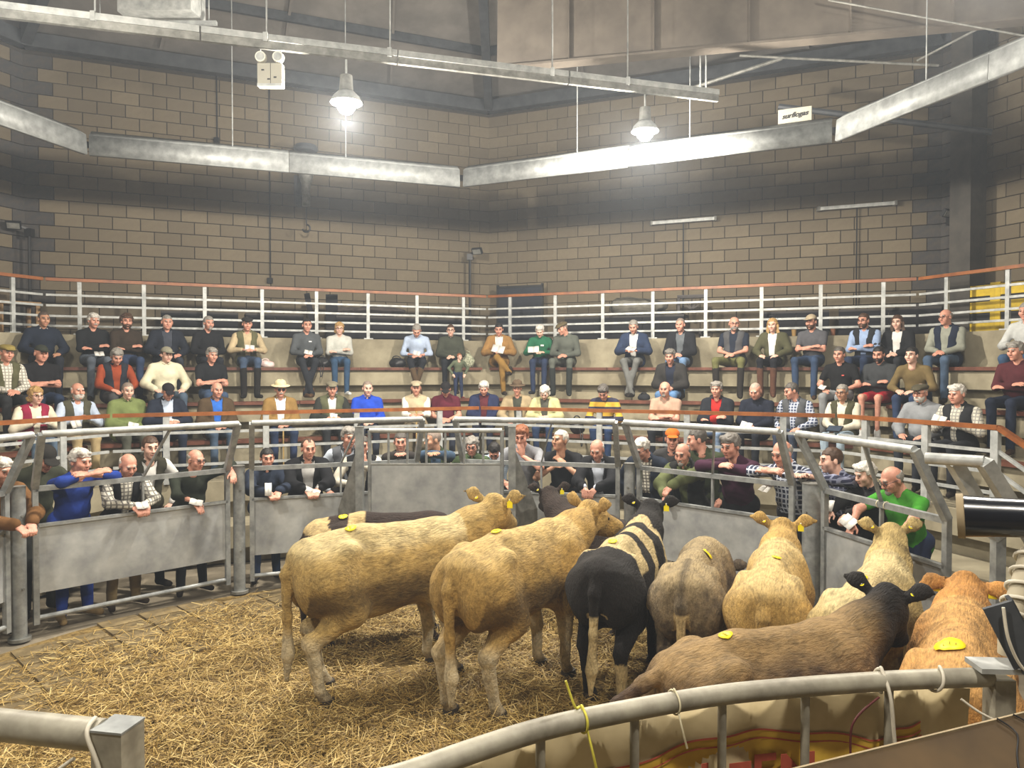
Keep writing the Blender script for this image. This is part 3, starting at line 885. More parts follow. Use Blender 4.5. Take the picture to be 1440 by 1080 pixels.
# battens and conduits on the right-hand wall, security lights on black poles
for (x0, x1, y0, y1, cx, lb) in ((915, 1004, 315, 309, 960, 'thin white wall batten light nearer the block corner'), (1149, 1256, 295, 287, 1203, 'thin white wall batten light nearer the column')):
    q0 = on_oct(x0, WALL_R - 0.16); q1 = on_oct(x1, WALL_R - 0.16)
    q0 = V3(q0.x, q0.y, EYE + (519-y0)/FPX*q0.y); q1 = V3(q1.x, q1.y, q0.z)
    root = empty('batten_light', ((q0+q1)/2).to_tuple()); tag(root, lb, 'lamp', 'wall battens')
    part('tube', M_GALV_L, root, 'beam', q0, q1, 0.07, 0.06)
    for q, d in ((q0, 1), (q1, -1)): part('end_cap', M_GALV_D, root, 'box', q.to_tuple(), (0.04, 0.09, 0.08))
    c = on_oct(cx, WALL_R - 0.13)
    part('conduit', M_BLACK, root, 'tube', [V3(c.x, c.y, q0.z), V3(c.x, c.y, 3.3)], 0.012, 6)
for (px, py, head, lb) in ((44, 328, -1, 'black security light on a wall pole in the far left corner'), (661, 362, 1, 'black security light on a pole by the middle corner'), (1335, 312, -1, 'black security light on a pole by the right column')):
    c = on_oct(px, WALL_R - 0.36); z = EYE + (519-py)/FPX*c.y
    root = empty('security_light', (c.x, c.y, z)); tag(root, lb, 'lamp', 'security lights')
    part('pole', M_BLACK, root, 'tube', [V3(c.x, c.y, 2.9), V3(c.x, c.y, z)], 0.028, 8)
    part('junction_box', M_BLACK, root, 'box', (c.x, c.y, z), (0.12, 0.1, 0.13))
    part('arm', M_BLACK, root, 'beam', V3(c.x, c.y, z+0.05), V3(c.x+head*0.12, c.y-0.12, z+0.10), 0.03, 0.03)
    R = Euler((math.radians(35), 0, math.radians(-25*head))).to_matrix()
    part('head', M_BLACK, root, 'box', (c.x+head*0.16, c.y-0.16, z+0.10), (0.22, 0.06, 0.13), 0, R)
    part('lens', M_GALV_D, root, 'box', tuple(Vector((c.x+head*0.16, c.y-0.16, z+0.10)) + R @ Vector((0, -0.032, 0))), (0.18, 0.006, 0.10), 0, R)
# conduit drops on the left wall
for px, y1 in ((381, 395), (308, 200)):
    c = on_oct(px, WALL_R - 0.07)
    mb = MB(); mb.tube([V3(c.x, c.y, WALL_TOP), V3(c.x, c.y, EYE + (519-y1)/FPX*c.y)], 0.012, 6)
    mb.box((c.x, c.y-0.02, EYE + (519-y1)/FPX*c.y), (0.09, 0.07, 0.1)); o = mb.build('wall_conduit', M_BLACK)
    tag(o, 'thin black conduit drop on the left block wall, %s' % ('ending low in a socket box' if px == 381 else 'ending high above the trough'), 'conduit')
# upper box over the channel at the top left
p = at_y(228, 5, 9.6)
root = empty('duct_box', p.to_tuple()); tag(root, 'pale metal duct box hung under the roof above the channel', 'duct')
part('box', M_GALV_L, root, 'box', p.to_tuple(), (0.95, 0.4, 0.36), -0.05)
part('support', M_GALV, root, 'beam', p + V3(-0.85, 0, -0.25), p + V3(0.7, 0, -0.25), 0.05, 0.05)
for s in (-0.8, 0.6): part('hanger', M_GALV, root, 'tube', [p + V3(s, 0, -0.25), p + V3(s, 0, 2.2)], 0.008, 6)

# ================================================================== implicit surfaces: smooth bodies from tapered limbs
class Field:
    """signed distance field of smoothly blended limbs, polygonised with surface nets"""
    def __init__(s, k=0.04): s.p = []; s.cuts = []; s.k = k
    def cone(s, a, b, r1, r2, flat=None, k=None):
        s.p.append(('c', np.array(a, float), np.array(b, float), r1, r2, flat, k)); return s
    def ell(s, c, r, R=None, k=None):
        s.p.append(('e', np.array(c, float), np.array(r, float), R, None, None, k)); return s
    def chain(s, pts, rs, k=None):
        for i in range(len(pts)-1): s.cone(pts[i], pts[i+1], rs[i], rs[i+1], None, k)
        return s
    def bounds(s):
        lo, hi = [], []
        for q in s.p:
            if q[0] == 'c':
                m = max(q[3], q[4]); lo.append(np.minimum(q[1], q[2]) - m); hi.append(np.maximum(q[1], q[2]) + m)
            else:
                m = q[2] if q[3] is None else np.abs(q[3]) @ q[2]
                lo.append(q[1] - m); hi.append(q[1] + m)
        return lo, hi
    def mesh(s, res, disp=None):
        los, his = s.bounds()
        pad = 3*res
        lo = np.min(los, 0) - pad; hi = np.max(his, 0) + pad
        n = np.ceil((hi-lo)/res).astype(int) + 1
        ax = [lo[i] + res*np.arange(n[i]) for i in range(3)]
        F = np.full(n, 10.0)
        for q, l, h in zip(s.p, los, his):
            k = q[6] if q[6] is not None else s.k
            m = k + 2.5*res
            i0 = np.maximum(((l - m - lo)/res).astype(int), 0); i1 = np.minimum(((h + m - lo)/res).astype(int) + 2, n)
            X = ax[0][i0[0]:i1[0], None, None]; Y = ax[1][None, i0[1]:i1[1], None]; Z = ax[2][None, None, i0[2]:i1[2]]
            if q[0] == 'c':
                a, b, r1, r2, fl = q[1], q[2], q[3], q[4], q[5]
                ba = b - a; L2 = max(ba @ ba, 1e-9)
                px, py, pz = X-a[0], Y-a[1], Z-a[2]
                t = np.clip((px*ba[0] + py*ba[1] + pz*ba[2])/L2, 0, 1)
                px = px - t*ba[0]; py = py - t*ba[1]; pz = pz - t*ba[2]
                if fl is not None:
                    ax_, f = fl; dn = px*ax_[0] + py*ax_[1] + pz*ax_[2]
                    px = px + (f-1)*ax_[0]*dn; py = py + (f-1)*ax_[1]*dn; pz = pz + (f-1)*ax_[2]*dn
                d = np.sqrt(px*px + py*py + pz*pz) - (r1 + (r2-r1)*t)
            else:
                c, r, R = q[1], q[2], q[3]
                px, py, pz = X-c[0], Y-c[1], Z-c[2]
                if R is not None:
                    px, py, pz = (px*R[0, 0]+py*R[1, 0]+pz*R[2, 0], px*R[0, 1]+py*R[1, 1]+pz*R[2, 1], px*R[0, 2]+py*R[1, 2]+pz*R[2, 2])
                k0 = np.sqrt((px/r[0])**2 + (py/r[1])**2 + (pz/r[2])**2)
                k1 = np.sqrt((px/r[0]**2)**2 + (py/r[1]**2)**2 + (pz/r[2]**2)**2)
                d = k0*(k0-1)/np.maximum(k1, 1e-6)
            S = F[i0[0]:i1[0], i0[1]:i1[1], i0[2]:i1[2]]
            hh = np.maximum(k - np.abs(S-d), 0)/k
            F[i0[0]:i1[0], i0[1]:i1[1], i0[2]:i1[2]] = np.minimum(S, d) - hh*hh*k*0.25
        if s.cuts or disp is not None:
            G = np.meshgrid(*ax, indexing='ij')
            if disp is not None: F = F + disp(*G)
            for c in s.cuts: F = np.maximum(F, -c(*G))
        return surface_nets(F, lo, res)
def surface_nets(F, lo, res):
    ins = F < 0
    nx, ny, nz = F.shape
    c = np.zeros((nx-1, ny-1, nz-1), np.int8)
    for dx in (0, 1):
        for dy in (0, 1):
            for dz in (0, 1):
                c += ins[dx:nx-1+dx, dy:ny-1+dy, dz:nz-1+dz]
    I, J, K = np.nonzero((c > 0) & (c < 8))
    m = len(I)
    idx = np.full((nx-1, ny-1, nz-1), -1, np.int64); idx[I, J, K] = np.arange(m)
    acc = np.zeros((m, 3)); cnt = np.zeros(m)
    cor = [(x, y, z) for x in (0, 1) for y in (0, 1) for z in (0, 1)]
    for a in cor:
        for ax in range(3):
            if a[ax] == 1: continue
            b = list(a); b[ax] = 1
            fa = F[I+a[0], J+a[1], K+a[2]]; fb = F[I+b[0], J+b[1], K+b[2]]
            cr = (fa < 0) != (fb < 0)
            t = np.where(cr, fa/np.where(cr, fa-fb, 1), 0)
            p = np.tile(np.array(a, float), (m, 1)); p[:, ax] += t
            acc += p*cr[:, None]; cnt += cr
    V = (np.stack([I, J, K], 1) + acc/cnt[:, None])*res + lo
    quads = []
    for ax in range(3):
        o1, o2 = (ax+1) % 3, (ax+2) % 3
        sl0 = [slice(1, -1)]*3; sl1 = [slice(1, -1)]*3
        sl0[ax] = slice(0, -1); sl1[ax] = slice(1, None)
        A = ins[tuple(sl0)]; B = ins[tuple(sl1)]
        e = np.nonzero(A != B)
        if len(e[0]) == 0: continue
        g = [e[0], e[1], e[2]]
        for t in (o1, o2): g[t] = g[t] + 1
        def cell(d1, d2):
            h = [g[0], g[1], g[2]]
            h[o1] = h[o1] - d1; h[o2] = h[o2] - d2
            return idx[h[0], h[1], h[2]]
        q = np.stack([cell(1, 1), cell(0, 1), cell(0, 0), cell(1, 0)], 1)
        fl = ~A[e]
        q[fl] = q[fl][:, ::-1]
        quads.append(q)
    Q = np.concatenate(quads)
    return V, Q[(Q >= 0).all(1)]

# ------------------------------------------------------------------ people
SKINS = {'pale': mat('skin_pale', '#d9b09c', 0.55, 0, scale=30, col2='#c99c88'), 'ruddy': mat('skin_ruddy', '#cb9580', 0.55, 0, scale=30, col2='#b77f6a'),
         'tan': mat('skin_tan', '#bb8d71', 0.55, 0, scale=30, col2='#a5785e')}
M_LIP = mat('lip', '#9c5a4c', 0.5); M_EYE = mat('eye', '#2c221d', 0.3, var=0.5, scale=60)
HAIRS = {'white': '#cfcac0', 'grey': '#8f8a82', 'darkgrey': '#55504a', 'brown': '#4a3322', 'black': '#1e1a18', 'blond': '#b08d58', 'ginger': '#8a5230', 'salt': '#6f6a63'}
def hair_mat(c): return mat('hair_' + c, HAIRS[c], 0.6, 0, scale=70, var=0.45, bmp=0.5, bscale=120)
def cloth(c): return mat('cloth_' + c, c, 0.85, 0, scale=7, var=0.3, bmp=0.25, bscale=22, spec=0.2)
def check(base, line, freq=150.0, key=None):
    key = 'check_%s_%s_%d' % (base, line, freq)
    if key in MATS: return MATS[key]
    m, nt, nd, lk, bs = new_mat(key)
    tc = N(nt, 'ShaderNodeTexCoord'); sp = N(nt, 'ShaderNodeSeparateXYZ'); lk.new(tc.outputs['Object'], sp.inputs[0])
    outs = []
    for ax in ('X', 'Z'):
        a = N(nt, 'ShaderNodeMath', operation='MULTIPLY'); a.inputs[1].default_value = freq; lk.new(sp.outputs[ax], a.inputs[0])
        b = N(nt, 'ShaderNodeMath', operation='SINE'); lk.new(a.outputs[0], b.inputs[0])
        c = N(nt, 'ShaderNodeMath', operation='GREATER_THAN'); c.inputs[1].default_value = 0.55; lk.new(b.outputs[0], c.inputs[0]); outs.append(c)
    mx = N(nt, 'ShaderNodeMath', operation='MAXIMUM'); lk.new(outs[0].outputs[0], mx.inputs[0]); lk.new(outs[1].outputs[0], mx.inputs[1])
    lk.new(mixcol(nt, mx.outputs[0], lin(base), lin(line)), bs.inputs['Base Color']); bs.inputs['Roughness'].default_value = 0.85
    MATS[key] = m; return m
def hoops(a, b, freq=42.0):
    key = 'hoops'
    if key in MATS: return MATS[key]
    m, nt, nd, lk, bs = new_mat(key)
    tc = N(nt, 'ShaderNodeTexCoord'); sp = N(nt, 'ShaderNodeSeparateXYZ'); lk.new(tc.outputs['Object'], sp.inputs[0])
    q = N(nt, 'ShaderNodeMath', operation='MULTIPLY'); q.inputs[1].default_value = freq; lk.new(sp.outputs['Z'], q.inputs[0])
    b_ = N(nt, 'ShaderNodeMath', operation='SINE'); lk.new(q.outputs[0], b_.inputs[0])
    c = N(nt, 'ShaderNodeMath', operation='GREATER_THAN'); c.inputs[1].default_value = 0.0; lk.new(b_.outputs[0], c.inputs[0])
    lk.new(mixcol(nt, c.outputs[0], lin(a), lin(b)), bs.inputs['Base Color']); bs.inputs['Roughness'].default_value = 0.85
    MATS[key] = m; return m
def fabric(c):
    if c.startswith('chk:'):
        _, a, b, *f = c.split(':'); return check(a, b, float(f[0]) if f else 150.0)
    if c.startswith('hoop:'):
        _, a, b = c.split(':'); return hoops(a, b)
    return cloth(c)

# head template, face towards -Y
def head_template(w=1.0, jaw=1.0):
    f = Field(0.022)
    f.ell((0, .016, .030), (.076*w, .096, .088)); f.ell((0, -.030, -.048), (.057*w*jaw, .060, .066))
    f.ell((0, -.074, -.092), (.024*jaw, .020, .020))
    for s in (-1, 1):
        f.ell((s*.040*w, -.058, -.020), (.028, .030, .030)); f.ell((s*.079*w, .012, -.006), (.010, .020, .033), k=0.008)
        f.ell((s*.011, -.101, -.028), (.010, .011, .009), k=0.01)
    f.cone((0, -.088, .020), (0, -.110, -.022), .0085, .0135, k=0.012)
    f.cone((-.036, -.082, .034), (.036, -.082, .034), .012, .012, k=0.02)
    f.cone((-.020, -.088, -.060), (.020, -.088, -.060), .008, .008, k=0.012)
    f.cone((0, .030, -.05), (0, .030, -.175), .052, .056, k=0.03)
    f.cuts.append(lambda X, Y, Z: np.minimum(np.sqrt((X-.031)**2 + (Y+.104)**2 + (Z-.012)**2), np.sqrt((X+.031)**2 + (Y+.104)**2 + (Z-.012)**2)) - .015)
    V, Q = f.mesh(0.0094)
    C = V[Q].mean(1)
    mi = np.zeros(len(Q), np.int32)
    mi[(np.abs(C[:, 0]) < .023) & (C[:, 1] < -.078) & (C[:, 2] > -.068) & (C[:, 2] < -.052)] = 1
    mi[(np.abs(C[:, 0]) > .014) & (np.abs(C[:, 0]) < .050) & (C[:, 1] < -.07) & (C[:, 2] > .030) & (C[:, 2] < .042)] = 3
    for s in (-1, 1):
        e = Field(0.002); e.ell((s*.031, -.0885, .012), (.0135, .006, .0065)); v, q = e.mesh(0.0042)
        Q = np.concatenate([Q, q + len(V)]); V = np.concatenate([V, v]); mi = np.concatenate([mi, np.full(len(q), 2, np.int32)])
    return V, Q, mi
HEADS = {'std': head_template(), 'wide': head_template(1.10, 1.16), 'slim': head_template(0.94, 0.86)}
# hand template: wrist at origin, fingers along +X, back of the hand +Z, thumb on +Y
def hand_template(curl):
    f = Field(0.012)
    f.ell((.048, 0, 0), (.050, .040, .015)); f.cone((-.01, 0, 0), (.03, 0, 0), .026, .026, ((0, 0, 1), 1.5))
    for y, L in ((.029, .070), (.010, .080), (-.010, .074), (-.029, .058)):
        p = np.array([.088, y, .002]); a = 0.15
        for i, (sg, r) in enumerate(((.42, .0098), (.32, .0090), (.26, .0080))):
            q = p + L*sg*np.array([math.cos(a), y*0.6, -math.sin(a)]); f.cone(p, q, r, r*0.92, k=0.004); p = q; a += curl
    f.cone((.022, .030, -.004), (.056, .056, -.014), .0125, .011, k=0.012); f.cone((.056, .056, -.014), (.086, .058, -.022), .0108, .0085, k=0.005)
    return f.mesh(0.0084)
HANDS = {0: hand_template(0.35), 1: hand_template(0.85)}
HTM = {}
def head_tmpl(name):
    if name in HTM: return HTM[name]
    f = Field(0.02); disp = None; res = 0.010
    rnd = lambda amp, fr, sd: (lambda X, Y, Z: amp*(vnoise(np.stack([X, Y, Z], -1) + 5, fr, sd) - 0.5))
    face = lambda zf, yf: (lambda X, Y, Z: np.maximum(np.maximum(Z - zf, Y - yf), -9))
    low = lambda z0: (lambda X, Y, Z: Z - z0)
    if name in ('short', 'crop', 'full', 'curly', 'side'):
        g = {'short': .007, 'crop': .003, 'full': .015, 'curly': .022, 'side': .011}[name]
        f.ell((0, .020, .034), (.077+g, .096+g, .089+g))
        if name == 'full' or name == 'side': f.cone((-.05, -.05, .098), (.045, -.06, .088), .03, .02)
        f.cuts += [face({'full': .058, 'crop': .072}.get(name, .064), -.030), face(.006, .012), low(-.055)]
        disp = rnd({'short': .012, 'crop': .004, 'full': .022, 'curly': .04, 'side': .016}[name], 55 if name != 'curly' else 38, 3)
    elif name == 'receding':
        f.ell((0, .022, .032), (.084, .102, .094)); f.cuts += [face(.080, -.020), face(.020, .010), low(-.055)]
        f.cuts.append(lambda X, Y, Z: np.maximum(Y, np.maximum(.06 - Z, .02 - np.abs(X))))
        disp = rnd(.010, 55, 4)
    elif name == 'fringe':
        f.ell((0, .022, .026), (.084, .102, .094)); f.cuts += [lambda X, Y, Z: .052 - Z, face(1.0, .002), low(-.055)]
        disp = rnd(.010, 55, 5)
    elif name == 'long':
        f.ell((0, .020, .034), (.088, .108, .100)); f.cuts += [face(.066, -.040), face(.02, -.010)]
        for s in (-1, 1):
            f.cone((s*.078, .005, .02), (s*.092, -.015, -.20), .026, .034); f.cone((s*.092, -.015, -.20), (s*.09, -.03, -.30), .034, .018)
        f.cone((0, .075, .0), (0, .075, -.22), .07, .05)
        disp = rnd(.02, 40, 6)
    elif name == 'bob':
        f.ell((0, .022, .032), (.096, .112, .102)); f.ell((0, .045, -.05), (.098, .075, .07)); f.cuts += [face(.058, -.042), face(.01, -.025), low(-.10)]
        disp = rnd(.028, 40, 7)
    elif name == 'bun':
        f.ell((0, .020, .034), (.083, .103, .095)); f.ell((0, .09, .09), (.04, .04, .04)); f.cuts += [face(.064, -.030), face(.006, .012), low(-.055)]
        disp = rnd(.010, 50, 3)
    elif name == 'flat_cap':
        f.ell((0, .005, .082), (.098, .122, .042)); f.ell((0, -.112, .062), (.070, .045, .011)); f.ell((0, .02, .066), (.086, .105, .03))
        f.cuts.append(low(.050))
    elif name == 'baseball':
        f.ell((0, .012, .052), (.088, .106, .084)); f.cuts.append(lambda X, Y, Z: np.maximum(Z - .050, -(Y + .085))); f.ell((0, -.125, .056), (.070, .068, .010), k=0.01)
        f.cuts.append(low(.042))
    elif name == 'brim_hat':
        f.ell((0, .010, .095), (.088, .104, .072)); f.ell((0, .005, .062), (.150, .168, .011), k=0.015); f.cuts.append(lambda X, Y, Z: np.sqrt(X**2 + (Z - .175)**2) - .022)
        f.cuts.append(low(.050))
    elif name == 'beard':
        f.ell((0, -.032, -.056), (.067, .070, .072))
        f.cuts.append(lambda X, Y, Z: np.sqrt((X/1.6)**2 + (Y + .108)**2 + ((Z + .058)*1.8)**2) - .018)
        f.cuts = [lambda X, Y, Z: -.036 - Z, lambda X, Y, Z: .012 - Y, f.cuts[-1]]
        disp = rnd(.012, 60, 8)
    elif name == 'goatee':
        f.ell((0, -.080, -.088), (.030, .028, .030)); f.cone((-.024, -.090, -.046), (.024, -.090, -.046), .008, .008)
        disp = rnd(.008, 60, 9)
    elif name == 'moustache':
        f.cone((-.026, -.093, -.048), (0, -.100, -.040), .007, .010); f.cone((.026, -.093, -.048), (0, -.100, -.040), .007, .010)
    if name in ('long',):
        pass
    # cut helpers above are regions to remove: negative inside
    V, Q = f.mesh(res if name not in ('moustache', 'goatee') else .006, disp)
    me = mesh_np(name, V, Q, True); HTM[name] = me; return me
def glasses_mesh(dark=False):
    key = 'glasses%d' % dark
    if key in HTM: return HTM[key]
    mb = MB()
    for s in (-1, 1):
        mb.tube([(s*.033 + .023*math.cos(t), -.106 + .004*abs(math.cos(t)), .010 + .019*math.sin(t)) for t in [i*math.pi/7 for i in range(15)]], .0026, 6, False)
        mb.tube([(s*.056, -.102, .014), (s*.081, -.03, .014), (s*.085, .01, .010)], .0024, 5)
        if dark: mb.lathe((s*.033, -.104, .010), [(0.0, -.001), (.021, 0)], 12, M=Matrix.Rotation(math.pi/2, 3, 'X'))
    mb.tube([(-.011, -.108, .012), (.011, -.108, .012)], .0026, 5)
    me = mb.mesh(key); HTM[key] = me; return me

def ik(S, W, l1, l2, pole):
    d = W - S; L = np.linalg.norm(d)
    if L > (l1+l2)*0.995: d = d*((l1+l2)*0.995/L); W = S + d; L = (l1+l2)*0.995
    u = d/max(L, 1e-6)
    a = (l1*l1 - l2*l2 + L*L)/(2*L); h = math.sqrt(max(l1*l1 - a*a, 0))
    p = np.array(pole, float); p = p - u*(p @ u); p /= max(np.linalg.norm(p), 1e-6)
    return S + u*a + p*h, W
PEOPLE = {}
def person(label, px, row, garments, trousers='#2b3140', shoes='#2a2420', hair=('short', 'grey'), hat=None, skin='ruddy', head='std', arms='lap',
           yaw=0, pitch=8, lean=4, heavy=0.0, scale=1.0, glasses=None, beard=None, htop=None, d=0.36, boots=False, shorts=False, turn=0, knees=0.0, legs='flat', paper=None, key=None, dx=0, tilt=0, shift=0.0):
    sit = row not in ('R', 'C')
    fw = lambda x, f, z: np.array([x, -f, z], float)
    # --- place and facing
    tgt = Vector((-0.6, 5.2, 0))
    if sit:
        r, z = TIERS[{'T': 0, 'M': 1, 'F': 2}[row]]
        p = on_oct(px, r + 0.24 + shift)
        base = Vector((p.x, p.y, z + 0.035)); drop = 0.55 if row != 'F' else 0.50
    elif row == 'C':
        p = on_oct(px, TIERS[1][0] + 0.50); base = Vector((p.x, p.y, TIERS[1][1] + 0.002))
    else:
        u = (px - 720.0)/FPX; R = RR + d
        A = u*u + 1; B = -2*(u*RC.x + RC.y); Cc = RC.x**2 + RC.y**2 - R*R
        Y = (-B + math.sqrt(B*B - 4*A*Cc))/(2*A)
        base = Vector((u*Y, Y, 0)); tgt = RC.copy()
    dirv = (tgt - base); rz = math.atan2(dirv.x, -dirv.y) + math.radians(turn)
    s = scale*(0.965 if sit else 1.0)
    # --- skeleton
    if sit:
        pel = fw(0, 0, .115)
    else:
        # the head must reach the height seen in the photograph: bend the trunk to suit
        hipz = .93
        Yh = base.y - d*0.8
        zt = EYE - (htop - 519)/FPX*Yh if htop else 1.66*s
        if zt > 1.66: s *= min(1.12, zt/1.66)
        ratio = (zt/s - hipz)/0.77
        lean = math.degrees(math.acos(max(0.45, min(0.998, ratio))))
        pel = fw(0, -0.72*math.sin(math.radians(lean))*0.55, hipz)
    a = math.radians(lean); ca, sa = math.cos(a), math.sin(a)
    T = lambda x, f, z: pel + fw(x, f*ca + z*sa, -f*sa + z*ca)
    RT = np.array([[1, 0, 0], [0, ca, sa*-1], [0, sa*1, ca]])      # trunk frame (local y back)
    RT = np.stack([np.array([1, 0, 0.]), -(fw(0, ca, -sa)), fw(0, sa, ca)], 1)
    hips = [pel + fw(sx*.088, .01, -.015) for sx in (-1, 1)]
    if sit:
        sp = .12 + knees
        kn = [fw(-sp, .45, .105), fw(sp, .45, .105)]
        an = [fw(-sp*0.9, .44, -drop + .085), fw(sp*0.9, .44, -drop + .085)]
        if legs == 'crossed': an = [fw(.05, .50, -drop + .085), fw(-.06, .44, -drop + .085)]
        if legs == 'over': kn[0] = fw(-.02, .46, .19); an[0] = fw(.24, .50, -.08); kn[1] = fw(.07, .45, .10)
        if legs == 'under': an = [fw(-sp*.8, .28, -drop + .085), fw(sp*.8, .28, -drop + .085)]
        toe = [q + fw(sx*.05, .15, -.03) for q, sx in zip(an, (-1, 1))]
    else:
        an = [fw(-.13, .0, .085), fw(.13, -.04, .085)]
        kn = [(h + q)/2 + fw(0, .04, .0) for h, q in zip(hips, an)]
        toe = [q + fw(sx*.05, .15, -.03) for q, sx in zip(an, (-1, 1))]
    sh = [T(-.185 - heavy*.5, .0, .435), T(.185 + heavy*.5, .0, .435)]
    piv = T(0, .015, .545)
    hm = Matrix.Translation(Vector(piv)) @ Matrix.Rotation(math.radians(yaw), 4, 'Z') @ Matrix.Rotation(math.radians(tilt), 4, 'Y') @ Matrix.Rotation(math.radians(pitch), 4, 'X') @ Matrix.Translation((0, -.030, .108))
    # --- arms
    dn = fw(0, -.2, -1)
    pole = [fw(-1, -.4, -1), fw(1, -.4, -1)]
    hb = heavy*0.9
    if sit:
        lap = [fw(-.055, .27+hb, .235), fw(.055, .29+hb, .225)]
        if arms == 'cross': W = [T(.035, .215+hb, .235), T(-.035, .195+hb, .20)]; pole = [fw(-1, .1, -1), fw(1, .1, -1)]
        elif arms == 'paper': W = [fw(-.11, .30+hb, .30), fw(.11, .30+hb, .30)]
        elif arms == 'high': W = [T(-.10, .25, .28), T(.10, .25, .28)]
        elif arms == 'knees': W = [fw(-.13-knees, .40, .22), fw(.13+knees, .40, .22)]
        elif arms == 'thighs': W = [fw(-.16-knees, .30, .215), fw(.16+knees, .30, .215)]
        elif arms == 'stick': W = [fw(-.03, .40, .30), fw(.03, .40, .32)]
        elif arms == 'onelow': W = [fw(-.17, .30, .21), fw(.055, .29+hb, .225)]
        else: W = lap
    else:
        dd = d/s
        if arms == 'rail': W = [fw(.0, dd+.050, 1.545/s), fw(-.0, dd+.005, 1.53/s)]; pole = [fw(-1, .25, -.12), fw(1, .25, -.12)]
        elif arms == 'panel': W = [fw(-.07, dd+.075, 1.165/s), fw(.07, dd+.075, 1.165/s)]; pole = [fw(-1, -.7, -.25), fw(1, -.7, -.25)]
        elif arms == 'oneR': W = [fw(-.10, dd+.10, 1.13/s), fw(.33, dd+.05, 1.42/s)]; pole = [fw(-1, -.5, -.2), fw(1, -.1, .55)]
        elif arms == 'wide': W = [fw(-.06, dd+.10, 1.16/s), fw(.02, dd+.12, 1.28/s)]; pole = [fw(-1, -.3, 0), fw(1, .2, .6)]
        elif arms == 'face': W = [fw(-.16, dd-.05, 1.17/s), T(.03, .17, .46)]; pole = [fw(-1, -.5, -.5), fw(1, .4, -.6)]
        elif arms == 'collar': W = [T(-.06, .17, .40), T(.06, .17, .44)]; pole = [fw(-1, .3, -1), fw(1, .3, -1)]
        elif arms == 'reach': W = [fw(-.15, dd+.06, 1.16/s), fw(.34, dd+.09, 1.16/s)]; pole = [fw(-1, -.2, .1), fw(1, -.4, .1)]
        else: W = [fw(-.24, .05, .92), fw(.24, .05, .92)]
    el = [None, None]
    for i in (0, 1): el[i], W[i] = ik(sh[i], W[i], .285, .255, pole[i])
    far = row in ('T', 'M', 'C')
    rs = 0.025 if far else 0.0218
    # --- trunk pieces shared by skin and clothes
    def trunk(f, inf, low=True, high=True):
        f.cone(pel + fw(-.075, 0, .0), pel + fw(.075, 0, .0), .108+inf+heavy*.4, .108+inf+heavy*.4)
        f.ell(T(0, .015+heavy*.6, .16), (.145+inf+heavy*.8, .112+inf+heavy*1.0, .15), RT)
        f.ell(T(0, .008, .315), (.168+inf+heavy*.4, .112+inf+heavy*.4, .165), RT)
        f.cone(T(-.135, 0, .43), T(.135, 0, .43), .064+inf, .064+inf)
        for sx in (-1, 1): f.cone(T(sx*.12, 0, .455), T(sx*.02, 0, .52), .044+inf*.6, .046+inf*.3)
    # --- body: one continuous skin mesh
    short = any(g[2] in ('tee',) for g in garments[:1]) and not any(g[2] in ('long', 'jacket', 'coat') for g in garments)
    f = Field(0.035)
    trunk(f, -.016)
    f.cone(T(0, 0, .46), T(0, .008, .575), .050, .050)
    for i in (0, 1):
        f.cone(sh[i], el[i], .043, .040); f.cone(el[i], W[i], .041, .027)
        f.cone(hips[i], kn[i], .074, .050); f.cone(kn[i], an[i], .047, .030); f.cone(an[i] - fw(0, .02, .02), toe[i] - fw(0, .05, .02), .022, .016)
    V, Q = f.mesh(0.024 if short or shorts else 0.034)
    mi = np.zeros(len(Q), np.int32)
    hV, hQ, hmi = HEADS[head]
    M3 = np.array(hm)
    hV2 = hV @ M3[:3, :3].T + M3[:3, 3]
    Q = np.concatenate([Q, hQ + len(V)]); V = np.concatenate([V, hV2]); mi = np.concatenate([mi, hmi])
    for i in (0, 1):
        x = W[i] - el[i]; x = x/np.linalg.norm(x)
        if arms in ('panel', 'wide', 'oneR', 'reach') and not sit: x = x*0.6 + fw(0, .3, -.55); x /= np.linalg.norm(x)
        if arms == 'face' and i == 1: x = fw(-.2, .05, 1.0); x /= np.linalg.norm(x)
        up = fw(0, .55, .85) if abs(x[2]) < .85 else fw(0, 1, 0)
        y = np.cross(up, x); y /= np.linalg.norm(y); zv = np.cross(x, y)
        hv, hq = HANDS[1 if arms in ('panel', 'collar', 'stick', 'wide', 'paper') else 0]
        mir = 1 if (i == 0) else -1          # thumb towards the middle
        B = np.stack([x, y, zv], 1)
        loc = hv.copy()
        sgn = 1 if (B[:, 1] @ (fw(1, .3, .6) if i == 0 else fw(-1, .3, .6))) > 0 else -1
        loc[:, 1] *= sgn
        hv2 = loc @ B.T + W[i] + x*.008
        q2 = hq if sgn > 0 else hq[:, ::-1]
        Q = np.concatenate([Q, q2 + len(V)]); V = np.concatenate([V, hv2]); mi = np.concatenate([mi, np.zeros(len(q2), np.int32)])
    me = mesh_np('person', V*s, Q, True)
    for m_ in (SKINS[skin], M_LIP, M_EYE, hair_mat(hair[1])): me.materials.append(m_)
    me.polygons.foreach_set('material_index', mi)
    body = bpy.data.objects.new('person', me); COL.objects.link(body)
    body.location = base; body.rotation_euler = (0, 0, rz)
    tag(body, label, 'person', {'T': 'crowd on the top terrace', 'M': 'crowd on the second terrace', 'F': 'crowd on the third terrace', 'R': 'crowd standing round the ring', 'C': 'crowd on the top terrace'}[row])
    def child(name, f, m, res, disp=None):
        v, q = f.mesh(res, disp)
        return link(name, mesh_np(name, v*s, q, True), m, body)
    wr = lambda X, Y, Z: 0.010*(vnoise(np.stack([X, Y, Z], -1) + 3 + px*0.01, 11, 2) - 0.5) + 0.006*(vnoise(np.stack([X, Y, Z], -1) + 3, 24, 5) - 0.5)
